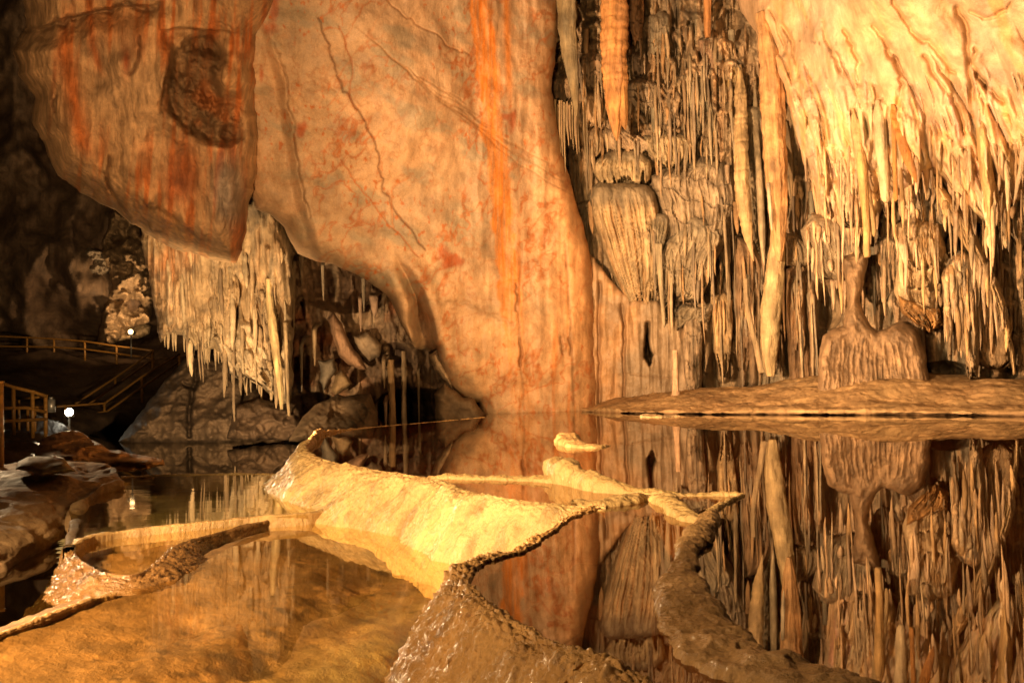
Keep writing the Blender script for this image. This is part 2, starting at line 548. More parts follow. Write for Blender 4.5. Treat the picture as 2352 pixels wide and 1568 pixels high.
# ---------------------------------------------------------------- materials
def rock_mat(name, rough=(0.45, 0.8), bump=0.35, bscale=9.0, streak=0.5, var=0.45, spec=0.4, fine=55.0, coat=0.0, tint=(1, 1, 1), bdist=0.06, sss=0.0):
    m = bpy.data.materials.new(name); m.use_nodes = True
    nt = m.node_tree; N = nt.nodes; Lk = nt.links
    b = N['Principled BSDF']
    geo = N.new('ShaderNodeNewGeometry')
    att = N.new('ShaderNodeAttribute'); att.attribute_name = 'Col'

    def noise(scale, det, vec_scale=(1, 1, 1), rgh=0.55, dist=0.0):
        mp = N.new('ShaderNodeMapping'); mp.inputs['Scale'].default_value = vec_scale
        Lk.new(geo.outputs['Position'], mp.inputs['Vector'])
        n = N.new('ShaderNodeTexNoise'); n.inputs['Scale'].default_value = scale; n.inputs['Detail'].default_value = det
        n.inputs['Roughness'].default_value = rgh; n.inputs['Distortion'].default_value = dist
        Lk.new(mp.outputs['Vector'], n.inputs['Vector'])
        return n.outputs['Fac']

    def rng(sock, a, b_, c, d):
        r = N.new('ShaderNodeMapRange'); r.inputs['From Min'].default_value = a; r.inputs['From Max'].default_value = b_
        r.inputs['To Min'].default_value = c; r.inputs['To Max'].default_value = d
        Lk.new(sock, r.inputs['Value']); return r.outputs['Result']

    def mul(a, b_):
        x = N.new('ShaderNodeMath'); x.operation = 'MULTIPLY'
        Lk.new(a, x.inputs[0]); Lk.new(b_, x.inputs[1]); return x.outputs[0]
    n1 = noise(1.6, 8, rgh=0.6)
    n2 = noise(7.0, 6, (1, 1, 0.16), rgh=0.6, dist=0.4)
    n3 = noise(fine, 4)
    v = mul(rng(n1, 0.3, 0.7, 1 - var, 1 + var * 0.6), rng(n2, 0.35, 0.65, 1 - streak * 0.6, 1 + streak * 0.35))
    v = mul(v, rng(n3, 0.3, 0.7, 0.86, 1.12))
    sc = N.new('ShaderNodeVectorMath'); sc.operation = 'SCALE'
    Lk.new(att.outputs['Color'], sc.inputs[0]); Lk.new(v, sc.inputs['Scale'])
    tn = N.new('ShaderNodeVectorMath'); tn.operation = 'MULTIPLY'; tn.inputs[1].default_value = tint
    Lk.new(sc.outputs[0], tn.inputs[0])
    Lk.new(tn.outputs[0], b.inputs['Base Color'])
    Lk.new(rng(n2, 0.3, 0.7, rough[0], rough[1]), b.inputs['Roughness'])
    b.inputs['Specular IOR Level'].default_value = spec
    if coat:
        b.inputs['Coat Weight'].default_value = coat; b.inputs['Coat Roughness'].default_value = 0.12
    nb = noise(bscale, 10, (1, 1, 0.55), rgh=0.66)
    nv = noise(bscale * 1.7, 6, (1, 1, 0.10), rgh=0.6)
    ad = N.new('ShaderNodeMath'); ad.operation = 'ADD'
    ad2 = N.new('ShaderNodeMath'); ad2.operation = 'ADD'
    Lk.new(rng(n3, 0, 1, 0, 0.25), ad2.inputs[0]); Lk.new(rng(nv, 0, 1, 0, streak * .9), ad2.inputs[1])
    Lk.new(nb, ad.inputs[0]); Lk.new(ad2.outputs[0], ad.inputs[1])
    bp = N.new('ShaderNodeBump'); bp.inputs['Strength'].default_value = bump; bp.inputs['Distance'].default_value = bdist
    Lk.new(ad.outputs[0], bp.inputs['Height']); Lk.new(bp.outputs['Normal'], b.inputs['Normal'])
    return m


def plain_mat(name, col, rough=0.5, metal=0.0, noise_amt=0.3, scale=14.0):
    m = bpy.data.materials.new(name); m.use_nodes = True
    N = m.node_tree.nodes; Lk = m.node_tree.links; b = N['Principled BSDF']
    g = N.new('ShaderNodeNewGeometry'); n = N.new('ShaderNodeTexNoise'); n.inputs['Scale'].default_value = scale; n.inputs['Detail'].default_value = 6
    Lk.new(g.outputs['Position'], n.inputs['Vector'])
    r = N.new('ShaderNodeValToRGB')
    r.color_ramp.elements[0].position = 0.3; r.color_ramp.elements[1].position = 0.7
    r.color_ramp.elements[0].color = tuple(c * (1 - noise_amt) for c in col) + (1,)
    r.color_ramp.elements[1].color = tuple(min(1, c * (1 + noise_amt)) for c in col) + (1,)
    Lk.new(n.outputs['Fac'], r.inputs['Fac']); Lk.new(r.outputs['Color'], b.inputs['Base Color'])
    b.inputs['Roughness'].default_value = rough; b.inputs['Metallic'].default_value = metal
    return m


def glow_mat(name, col, strength):
    m = bpy.data.materials.new(name); m.use_nodes = True
    b = m.node_tree.nodes['Principled BSDF']
    b.inputs['Base Color'].default_value = (0.8, 0.8, 0.8, 1)
    b.inputs['Emission Color'].default_value = tuple(col) + (1,); b.inputs['Emission Strength'].default_value = strength
    return m


def water_mat(name, tint, ior=5.0, ripple=0.02, rscale=1.5, fmin=0.0, rough=0.0, stretch=(1, 1, 1)):
    """calm clear water: a Fresnel mirror over a tinted, see-through body."""
    m = bpy.data.materials.new(name); m.use_nodes = True
    N = m.node_tree.nodes; Lk = m.node_tree.links
    for n in list(N): N.remove(n)
    out = N.new('ShaderNodeOutputMaterial'); mixn = N.new('ShaderNodeMixShader')
    tr = N.new('ShaderNodeBsdfTransparent'); tr.inputs['Color'].default_value = tuple(tint) + (1,)
    gl = N.new('ShaderNodeBsdfGlossy'); gl.inputs['Roughness'].default_value = rough; gl.inputs['Color'].default_value = (0.97, 0.95, 0.9, 1)
    lw = N.new('ShaderNodeLayerWeight'); lw.inputs['Blend'].default_value = 0.5
    fr = N.new('ShaderNodeMath'); fr.operation = 'POWER'; fr.inputs[1].default_value = ior
    Lk.new(lw.outputs['Facing'], fr.inputs[0])
    geo = N.new('ShaderNodeNewGeometry'); mp = N.new('ShaderNodeMapping'); mp.inputs['Scale'].default_value = stretch
    no = N.new('ShaderNodeTexNoise'); no.inputs['Scale'].default_value = rscale; no.inputs['Detail'].default_value = 2
    bp = N.new('ShaderNodeBump'); bp.inputs['Strength'].default_value = ripple; bp.inputs['Distance'].default_value = 0.02
    Lk.new(geo.outputs['Position'], mp.inputs['Vector']); Lk.new(mp.outputs['Vector'], no.inputs['Vector'])
    Lk.new(no.outputs['Fac'], bp.inputs['Height'])
    Lk.new(bp.outputs['Normal'], gl.inputs['Normal'])
    mr = N.new('ShaderNodeMapRange'); mr.inputs['To Min'].default_value = fmin; mr.inputs['To Max'].default_value = 1.0
    Lk.new(fr.outputs[0], mr.inputs['Value'])
    Lk.new(mr.outputs['Result'], mixn.inputs['Fac']); Lk.new(tr.outputs[0], mixn.inputs[1]); Lk.new(gl.outputs[0], mixn.inputs[2])
    Lk.new(mixn.outputs[0], out.inputs['Surface'])
    return m


M_SLAB = rock_mat('slab_rock', rough=(0.4, 0.65), bump=0.6, bscale=6, streak=0.2, var=0.34, fine=34, bdist=0.05)
M_FLOW = rock_mat('flowstone_rock', rough=(0.38, 0.72), bump=0.8, bscale=8, streak=0.6, var=0.5, bdist=0.09)
M_WET = rock_mat('wet_rimstone', rough=(0.17, 0.34), bump=.6, bscale=30, streak=0.12, var=0.3, spec=0.32, fine=90, bdist=0.045)
M_GLINT = rock_mat('dripping_rimstone', rough=(0.09, 0.2), bump=.6, bscale=22, streak=0.1, var=0.3, spec=.7, fine=70, bdist=0.05, coat=.25)
M_APRON = rock_mat('apron_rock', rough=(0.36, 0.66), bump=.5, bscale=11, streak=0.28, var=0.4, fine=48, bdist=0.06)
M_MUD = rock_mat('mud_rock', rough=(0.55, 0.85), bump=0.6, bscale=8, streak=0.1, var=0.5, spec=.2, fine=40, bdist=0.05)
M_DARKROCK = rock_mat('far_rock', rough=(0.6, 0.9), bump=0.5, bscale=3, streak=0.4, var=0.5, fine=14, bdist=0.15)
M_BED = rock_mat('pool_bed', rough=(0.5, 0.8), bump=0.7, bscale=10, streak=0.0, var=0.5, fine=45, bdist=0.05)
M_RAIL = plain_mat('yellow_rail_paint', (0.22, 0.11, 0.022), 0.5, 0.0)
M_STEEL = plain_mat('lamp_steel', (0.25, 0.24, 0.22), 0.4, 0.6)
M_CONC = plain_mat('path_concrete', (0.16, 0.13, 0.10), 0.8)
rnd = random.Random(5)


def backd(x, y):
    return 27.6 - np.clip(x - 1700, 0, None) * 0.0066 + np.clip(1500 - x, 0, None) * 0.002


def apron_d(x, y):
    return backd(x, y) - 1.5 - np.clip(560 - y, -100, None) * 0.0055 * sstep(1660, 2050, x) - 0.4 * sstep(1690, 1900, x)


def slab_d(x, y):
    return 25.7 + (x - 1200) * 0.0026 - (950 - y) * 0.0036 * (1 - .72 * sstep(880, 1330, x))


def boss_d(x, y):
    return 21.6 - np.clip(x - 250, -400, 250) * 0.0012 - (600 - y) * 0.0025


# ================================================================ far wall of the chamber
def far_wall():
    p = Panel([(-420, -220), (1400, -220), (1400, 1010), (-420, 1010)], lambda x, y: 46 + 0 * x, res=7, rag=0, edge=(10, 0.1))
    W = p.W
    p.h = 3.2 * fbm(W * 0.12, 5) + 1.2 * ridged(W * A3(.35, .35, .2), 4) - 1
    p.bulge(150, 660, 260, 200, 2.5)
    p.col = mix((0.085, 0.05, 0.028), (0.17, 0.115, 0.07), 0.5 + 0.6 * fbm(W * A3(.5, .5, .25), 4))
    o = p.build('cave_wall', M_DARKROCK)
    tag(o, kind='structure')
    return o


# ================================================================ pale slab
def slab():
    poly = [(600, -140), (1310, -140), (1283, 0), (1281, 60), (1276, 130), (1266, 205), (1274, 260), (1290, 350), (1312, 430), (1340, 520),
            (1352, 570), (1360, 640), (1366, 760), (1372, 860), (1378, 985), (1240, 985), (1112, 985), (1100, 925), (1062, 912), (1032, 880),
            (1012, 830), (1003, 800), (985, 806), (952, 800), (920, 742), (900, 690), (866, 660), (820, 632), (762, 606), (722, 600), (684, 582), (652, 522),
            (622, 492), (590, 480), (572, 440), (562, 330), (550, 250), (545, 130), (520, 105), (540, 70)]
    p = Panel(poly, slab_d, res=2.3, rag=3, edge=(50, 1.0), seed=2)
    W, X, Y = p.W, p.X, p.Y
    p.h = 0.35 * fbm(W * 0.35, 4) + 0.04 * fbm(W * 2.2, 5) + .05 * fbm(np.stack([X / 30, Y / 240, 0 * X], -1), 3) * sstep(900, 1150, X)
    base = mix((0.64, 0.42, 0.245), (0.55, 0.39, 0.25), 0.5 + 0.9 * fbm(W * 0.5, 4))
    p.col = base * .86
    # grey cloudy patches, leaning
    g = fbm(np.stack([(X + Y * .7) / 150, (Y - X * .6) / 70, 0 * X], -1), 4)
    p.paint((0.34, 0.285, 0.20), sstep(0.05, 0.55, g) * 0.75)
    # warm wash to the right of the orange band and low down
    xb = 1075 + np.clip(Y, -150, 1000) * 0.105
    p.paint((0.58, 0.31, 0.13), sstep(xb + 60, xb + 190, X + 25 * fbm(W * .6, 3)) * sstep(180, 420, Y) * 0.8)
    p.paint((0.52, 0.30, 0.14), sstep(560, 800, Y + 60 * fbm(W * .5, 3)) * sstep(900, 1100, X) * 0.5)
    # red veins: fine networks
    rn = fbm(W * .45 + 30, 3)
    q = np.stack([(X * .8 + Y * .6) / 46, (Y * .8 - X * .6) / 130, 0 * X], -1)
    v = 1 - np.abs(fbm(q + 0.35 * fbm(W * 2, 2)[..., None], 4)) * 7
    p.paint((0.43, 0.15, 0.045), np.clip(v, 0, 1) * sstep(-0.3, 0.35, rn) * 0.95)
    v2 = 1 - np.abs(fbm(np.stack([X / 60, Y / 60, 0 * X + 9], -1), 5)) * 10
    p.paint((0.36, 0.17, 0.07), np.clip(v2, 0, 1) * 0.6 * sstep(-.3, .3, fbm(W * .4 + 7, 3)))
    sp = fbm(np.stack([X / 11, Y / 17, 0 * X + 3], -1), 3)
    p.paint((0.46, 0.14, 0.03), sstep(0.35, 0.7, sp) * sstep(-0.2, 0.3, fbm(W * .55 + 70, 3)) * 0.85)
    # slanting parallel hairlines
    for k in range(9):
        a0 = 800 + 32 * k; b0 = 60 + 26 * k + rnd.uniform(-14, 14)
        p.groove([(a0 + 20, b0), (a0 + 130, b0 + 92), (a0 + 270, b0 + 175)], 1.7, 0.015, (0.33, 0.19, 0.09), 0.65, jit=5)
    # orange band
    dst = X - xb
    n = 11 * fbm(np.stack([X / 90, Y / 46, 0 * X], -1), 4)
    band = sstep(-2, 6, dst + n) * (1 - sstep(44, 58, dst + n))
    fade = 1 - sstep(560, 900, Y)
    st = fbm(np.stack([X / 7, Y / 160, 0 * X + 5], -1), 3)
    p.paint((0.66, 0.235, 0.035), band * (0.25 + 0.75 * fade) * np.clip(0.75 + 0.7 * st, .3, 1))
    p.paint((0.55, 0.15, 0.025), band * sstep(0.1, 0.6, st) * 0.5 * fade)
    b2 = np.exp(-((X - (1163 + Y * .03)) / 8.0) ** 2) * (1 - sstep(150, 330, Y + 60 * st))
    p.paint((0.56, 0.2, 0.035), b2 * 0.9)
    for (cx, cy, rx, ry) in ((1172, 285, 13, 26), (1180, 265, 9, 14), (1160, 270, 14, 10), (1020, 590, 16, 30), (1040, 600, 26, 18), (620, 66, 26, 20), (628, 20, 13, 60), (600, 172, 7, 26), (690, 300, 12, 22), (700, 290, 9, 16)):
        m = np.clip(1 - ((X - cx) / rx) ** 2 - ((Y - cy) / ry) ** 2 + 0.7 * fbm(W * 3, 3), 0, 1)
        p.paint(RED, m * 0.8)
    # vertical orange stains low on the slab
    s2 = fbm(np.stack([X / 16, Y / 300, 0 * X + 11], -1), 3)
    p.paint((0.56, 0.2, 0.05), sstep(0.15, 0.6, s2) * sstep(1100, 1200, X) * sstep(420, 640, Y) * 0.6)
    # cracks and steps
    p.groove([(735, 40), (758, 117), (778, 180), (798, 220), (825, 253), (848, 307), (868, 347), (876, 413), (898, 470), (938, 520), (975, 575)], 1.7, 0.07, (0.15, 0.075, 0.035), 0.85, jit=9)
    p.groove([(780, 60), (800, 120), (812, 165), (800, 215), (818, 250)], 1.7, 0.03, (0.34, 0.12, 0.04), 0.8)
    p.groove([(880, -10), (945, 50), (1001, 78), (1038, 110), (1078, 127)], 1.6, 0.04, (0.28, 0.13, 0.05), 0.8, jit=7)
    p.groove([(782, 365), (815, 415), (845, 455), (880, 500), (915, 535), (960, 590)], 1.6, 0.04, (0.42, 0.14, 0.04), 0.85)
    p.groove([(905, 520), (900, 440), (935, 410)], 2.2, 0.03, (0.45, 0.16, 0.04), 0.6)
    # the step that parts the left third of the slab
    step_x = np.interp(Y, [-150, 40, 97, 147, 187, 233, 287, 367, 433, 500, 620], [600, 612, 628, 645, 656, 660, 671, 683, 693, 714, 745])
    sx = X - step_x + 5 * fbm(W * 1.2, 3)
    p.h += -0.30 * (1 - sstep(-26, 3, sx)) * sstep(20, 120, Y)
    p.groove([(628, 97), (645, 147), (657, 187), (660, 233), (672, 287), (683, 367), (693, 433), (714, 500)], 2.4, 0.05, (0.2, 0.12, 0.06), 0.6, jit=7)
    # scooped hollows
    hp = ragged([(888, 562), (922, 588), (952, 630), (984, 690), (1000, 745), (1008, 815), (985, 830), (950, 812), (938, 740), (936, 690), (924, 655), (906, 612)], 3, seed=61)
    dd, _ = seg_dist(X, Y, np.vstack([hp, hp[:1]]))
    sdh = np.where(inside(X, Y, hp), dd, -dd)
    p.h -= 1.5 * sstep(-4, 26, sdh + 3 * fbm(W * 2, 2)) * sstep(560, 720, Y)
    p.h += 0.18 * np.exp(-((sdh + 14) / 16.0) ** 2) * sstep(580, 640, Y)
    # broad folds near the right edge, the vertical joints
    for (a, b, c_, w, am) in ((1300, 1310, 1318, 5, .05), (1200, 1192, 1204, 5, .04)):
        p.groove([(a, 560), (b, 740), (c_, 930)], w * .6, am * .6, (0.24, 0.13, 0.06), 0.55, jit=3)
    for (x0, y0, y1) in ((1290, 775, 812), (1310, 778, 812), (1196, 780, 840), (1187, 650, 710)):
        p.groove([(x0, y0), (x0 + 2, (y0 + y1) / 2), (x0 - 1, y1)], 3, 0.08, (0.18, 0.085, 0.035), 0.7, jit=6)
    p.groove([(1010, 690), (1060, 700), (1120, 715), (1180, 740)], 5, 0.05, (0.3, 0.2, 0.11), 0.5, jit=14)
    o = p.build('rock_slab', M_SLAB)
    tag(o, 'huge smooth pale slab leaning over the water, with an orange band and fine red veins', 'rock slab')
    return o


def slab_foot():
    poly = [(1325, 560), (1362, 590), (1400, 640), (1450, 690), (1510, 690), (1560, 730), (1600, 800), (1598, 970), (1325, 990)]
    p = Panel(poly, lambda x, y: 26.75 + (x - 1350) * .0006 + 0 * y, res=2.3, rag=4, edge=(14, .25), seed=12)
    W, X, Y = p.W, p.X, p.Y
    p.h = .22 * fbm(W * .6, 4) + .04 * fbm(W * 2.4, 4) + .10 * ridged(np.stack([X / 26, Y / 260, 0 * X + 3], -1), 3)
    p.col = mix((.55, .31, .14), (.33, .24, .15), .4 + .8 * fbm(W * A3(1, 1, .4), 4) + sstep(1400, 1520, X))
    hp = ragged([(1487, 752), (1490, 778), (1494, 800), (1502, 818), (1498, 832), (1491, 842), (1486, 832), (1477, 822), (1480, 800), (1484, 772)], 5, step=4, seed=8)
    dd, _ = seg_dist(X, Y, np.vstack([hp, hp[:1]]))
    ih = inside(X, Y, hp)
    p.h -= 1.3 * sstep(-1, 5, np.where(ih, dd, -dd))
    p.groove([(1488, 745), (1486, 780), (1488, 815)], 5, .5, (.12, .075, .04), .8, jit=2)
    p.groove([(1428, 700), (1433, 770), (1434, 930)], 3.5, .22, (.24, .13, .06), .7, jit=3)
    p.groove([(1378, 650), (1376, 760), (1378, 930)], 4, .2, (.2, .1, .05), .6, jit=3)
    p.groove([(1436, 858), (1480, 862), (1545, 868)], 2, .05, (.28, .18, .1), .6, jit=4)
    p.paint((.36, .27, .18), sstep(.1, .6, fbm(W * .8 + 13, 4)) * .6)
    o = p.build('smooth_rock', M_SLAB)
    tag(o, 'set back strip of orange tan rock with a dark keyhole shaped hole', 'rock')


# ================================================================ hanging mass, streaked with orange
def boss():
    poly = [(20, -150), (660, -150), (645, -10), (625, 40), (600, 80), (594, 110), (592, 200), (594, 330), (592, 410), (574, 470), (562, 550), (540, 606), (482, 592), (402, 572),
            (340, 540), (262, 482), (180, 442), (130, 402), (100, 332), (72, 282), (77, 222), (46, 172), (30, 112), (60, 62), (50, 0)]
    p = Panel(poly, boss_d, res=2.5, rag=6, edge=(85, 2.4), seed=4)
    W, X, Y = p.W, p.X, p.Y
    p.h = 0.45 * fbm(W * .4, 4) + 0.06 * fbm(W * 1.6, 4)
    p.h += 0.10 * fbm(np.stack([X / 34, Y / 200, 0 * X], -1), 4)
    p.col = mix((0.54, 0.34, 0.18), (0.60, 0.40, 0.23), 0.5 + 0.8 * fbm(W * .6, 4))
    st = fbm(np.stack([(X + Y * .06) / 24, Y / 240, 0 * X + 2], -1), 4)
    p.paint((0.60, 0.17, 0.03), sstep(-0.1, 0.45, st) * 0.9 * sstep(90, 180, X) * sstep(-.5, .3, fbm(W * .35 + 90, 3)))
    p.paint((0.36, 0.09, 0.025), sstep(0.35, 0.75, st) * sstep(-.2, .5, fbm(W * .5 + 3, 3)) * 0.8)
    cx = np.interp(Y, [-50, 60, 130, 200, 330, 400], [150, 150, 150, 165, 190, 215])
    p.paint((0.52, 0.15, 0.03), np.exp(-((X - cx - 6 * st) / 22) ** 2) * sstep(40, 140, Y) * (1 - sstep(320, 390, Y)) * 0.9)
    cx = np.interp(Y, [0, 100, 170, 260], [205, 212, 232, 240])
    p.paint((0.52, 0.14, 0.03), np.exp(-((X - cx) / 9) ** 2) * (1 - sstep(140, 190, Y)) * 0.8)
    p.paint((0.33, 0.07, 0.02), np.exp(-((X - 290) / 10) ** 2 - ((Y - 140) / 34) ** 2) * 0.9)
    p.paint((0.50, 0.14, 0.03), np.exp(-((X - 425) / 30) ** 2 - ((Y - 380) / 60) ** 2) * 0.9)
    p.paint((0.34, 0.10, 0.035), np.exp(-((X - 412) / 45) ** 2 - ((Y - 425) / 45) ** 2) * 0.8)
    p.paint((0.42, 0.16, 0.05), np.exp(-((X - 260) / 70) ** 2 - ((Y - 60) / 50) ** 2) * 0.6)
    # bluish grey smooth knobs by the slab's edge
    gm = np.exp(-((X - 525) / 32) ** 2 - ((Y - 440) / 75) ** 2)
    p.paint((0.33, 0.28, 0.24), np.clip(gm * 1.5, 0, .9))
    for (a, b, r1, r2, h) in ((505, 500, 34, 40, .4), (535, 450, 24, 30, .35), (520, 400, 26, 30, .3), (545, 500, 18, 40, .3)):
        p.bulge(a, b, r1, r2, h * .35, 1.0)
    # the rugged brown hollow
    hm = np.clip(1.25 - (np.abs(X - 465 - 24 * fbm(W * .6, 3)) / 100) ** 2.4 - (np.abs(Y - 222 - 20 * fbm(W * .6 + 9, 3)) / 128) ** 2.4 + 0.6 * fbm(W * .9, 4), 0, 1)
    hm = sstep(0.0, 1.0, hm)
    p.h -= hm * (0.65 + 0.25 * ridged(W * 0.9, 4) * .5)
    p.h += hm * 0.4 * fbm(W * 1.8, 5)
    p.paint((0.17, 0.105, 0.055), hm * 0.85)
    p.paint((0.40, 0.15, 0.05), hm * sstep(0.15, 0.6, fbm(W * 1.1 + 40, 3)) * 0.8)
    for (a, b, r1, r2) in ((395, 190, 26, 30), (440, 240, 30, 40), (500, 190, 26, 60), (420, 300, 26, 30), (520, 250, 22, 40)):
        p.bulge(a, b, r1 * 1.2, r2 * 1.2, 0.3, 1.2)
    # ledges at the top
    for pts in ([(-10, 66), (90, 60), (160, 42), (230, 26), (300, 18), (360, 10)], ):
        p.groove(pts, 7, 0.14, (0.16, 0.10, 0.055), 0.75, jit=16)
    for lx in ([(-20, 68), (90, 60), (170, 40), (240, 24), (300, 18), (380, 4)], [(360, 74), (430, 64), (500, 66), (560, 72)]):
        ly = np.interp(X, [a for a, b in lx], [b for a, b in lx]) + 9 * fbm(W * .9, 3)
        p.h -= .4 * sstep(-3, 4, Y - ly) * (1 - sstep(8, 60, Y - ly)) * sstep(lx[0][0], lx[0][0] + 30, X) * (1 - sstep(lx[-1][0] - 60, lx[-1][0], X))
    pass
    for pts in ([(318, 85), (318, 120), (312, 150), (298, 172)], [(240, 400), (262, 450), (300, 500)], [(340, 510), (360, 560), (380, 575)], [(250, 360), (250, 420), (280, 480)], [(380, 180), (372, 240)], [(130, 220), (120, 240), (125, 260)]):
        p.groove(pts, 3.5, 0.12, (0.15, 0.07, 0.03), 0.85)
    # rolled lower lip with flow wrinkles running down to the corner
    for k in range(14):
        t = k / 13
        p.groove([(150 + 250 * t, 395 + 100 * t), (210 + 230 * t, 450 + 85 * t), (300 + 190 * t, 530 + 55 * t)], 4.5, 0.09, (0.32, 0.18, 0.08), 0.5, jit=9)
    p.paint((0.58, 0.40, 0.22), sstep(440, 570, Y + (X - 380) * -0.45) * 0.5)
    o = p.build('hanging_rock', M_FLOW)
    tag(o, 'bulging overhang of tan rock streaked orange and red, with a rugged dark hollow', 'hanging rock')
    return o


# ================================================================ lower curtain of stalactites beneath the overhang
def curtain():
    poly = [(310, 430), (560, 400), (640, 470), (668, 560), (676, 700), (672, 800), (668, 930), (660, 958), (640, 950), (632, 930), (622, 905), (596, 886), (570, 868), (550, 872), (532, 862),
            (512, 836), (500, 812), (488, 800), (470, 806), (441, 790), (421, 772), (395, 764), (382, 780), (372, 788), (364, 760), (356, 715), (346, 660), (338, 620), (326, 560)]
    p = Panel(poly, lambda x, y: 27.2 - (900 - y) * 0.003, res=2.3, rag=7, edge=(34, 1.0), seed=6)
    W, X, Y = p.W, p.X, p.Y
    p.h = 0.75 * fbm(W * A3(.5, .5, .3), 4) + 0.2 * fbm(W * A3(2.2, 2.2, .4), 4)
    p.h += 0.7 * np.clip(fbm(W * .8 + 20, 4), -1, 1) * sstep(660, 800, Y)
    p.col = mix((0.52, 0.37, 0.21), (0.33, 0.23, 0.13), 0.5 + 0.9 * fbm(W * A3(.9, .9, .4), 4))
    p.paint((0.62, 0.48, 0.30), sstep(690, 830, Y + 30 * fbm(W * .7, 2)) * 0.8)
    p.paint((0.52, 0.22, 0.08), sstep(.2, .6, fbm(W * A3(.6, .6, .25) + 11, 3)) * (1 - sstep(640, 760, Y)) * 0.7)
    p.paint((0.2, 0.15, 0.10), sstep(.3, .7, fbm(W * 1.4 + 50, 3)) * 0.6)
    p.base()
    r = random.Random(3)
    for k in range(120):
        x = r.uniform(340, 665); y0 = r.uniform(470, 820); L = r.uniform(40, 160); w = r.choice([6, 8, 10, 14, 20])
        c = r.choice([CREAM, TAN, (0.55, 0.4, 0.24), GREYB, (0.5, 0.3, 0.15)])
        p.drip([(x, y0, w), (x + r.uniform(-2, 6), y0 + L * .6, w * .8), (x + r.uniform(0, 8), y0 + L, w * .25)], r.uniform(.08, .3), c, .4)
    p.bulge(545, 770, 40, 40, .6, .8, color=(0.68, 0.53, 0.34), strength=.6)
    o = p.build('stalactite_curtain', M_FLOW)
    tag(o, 'cream curtain of flowstone with a ragged hanging hem, brightly lit from below', 'flowstone curtain')
    # hem of little stalactites, and the bigger pipes
    k = 0
    hem = [(372, 788), (384, 770), (400, 768), (421, 776), (433, 790), (441, 796), (455, 800), (470, 808), (488, 804), (502, 818), (515, 840), (532, 866), (552, 874), (570, 872), (590, 884), (606, 896), (622, 908), (632, 934)]
    for i in range(34):
        t = r.uniform(0, len(hem) - 1.01); a = hem[int(t)]; b = hem[int(t) + 1]; f = t - int(t)
        x = a[0] + (b[0] - a[0]) * f; y = a[1] + (b[1] - a[1]) * f
        L = r.uniform(14, 42); w = r.uniform(4, 9)
        stal('stalactite', [(x, y - 26, w * 1.3), (x + 1, y - 6, w), (x + 1, y + L * .5, w * .6), (x + 2, y + L, 1.5)], p.depth_at(x, y - 14) + .25, M_FLOW, (0.6, 0.45, 0.27), parent=o, seed=k, ns=10); k += 1
    return o, p


# ================================================================ recess with blades and boulders under the slab
def recess():
    poly = [(560, 420), (700, 520), (800, 590), (930, 640), (1020, 780), (1130, 900), (1150, 1010), (640, 1010), (630, 800), (600, 600)]
    p = Panel(poly, lambda x, y: 30.5 - (x - 700) * .003 + 0 * y, res=2.8, rag=5, edge=(20, .3), seed=8)
    W, X, Y = p.W, p.X, p.Y
    p.h = 0.8 * fbm(W * .5, 4) + 0.3 * ridged(W * A3(1.2, 1.2, .5), 4) + .2 * fbm(W * 2, 3)
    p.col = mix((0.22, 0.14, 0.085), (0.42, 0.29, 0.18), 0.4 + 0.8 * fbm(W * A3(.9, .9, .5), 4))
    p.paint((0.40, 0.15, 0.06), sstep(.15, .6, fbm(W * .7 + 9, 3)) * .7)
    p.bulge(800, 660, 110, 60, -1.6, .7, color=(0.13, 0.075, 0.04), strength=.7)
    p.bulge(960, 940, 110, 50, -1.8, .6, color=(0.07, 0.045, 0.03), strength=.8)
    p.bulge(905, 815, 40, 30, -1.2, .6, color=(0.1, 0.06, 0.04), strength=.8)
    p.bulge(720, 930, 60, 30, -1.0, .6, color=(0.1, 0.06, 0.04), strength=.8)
    p.base()
    r = random.Random(12)
    for k in range(40):
        x = r.uniform(660, 1010); y0 = r.uniform(560, 860); L = r.uniform(30, 110); w = r.choice([6, 9, 14])
        p.drip([(x, y0, w), (x + r.uniform(-2, 6), y0 + L * .6, w * .8), (x + r.uniform(0, 6), y0 + L, w * .25)], r.uniform(.1, .5), r.choice([TAN, GREYB, PINK, CREAM]), .5)
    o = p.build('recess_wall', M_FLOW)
    tag(o, 'shadowy hollow of brown drips and fissures under the lower edge of the pale slab', 'rock recess')
    return o, p


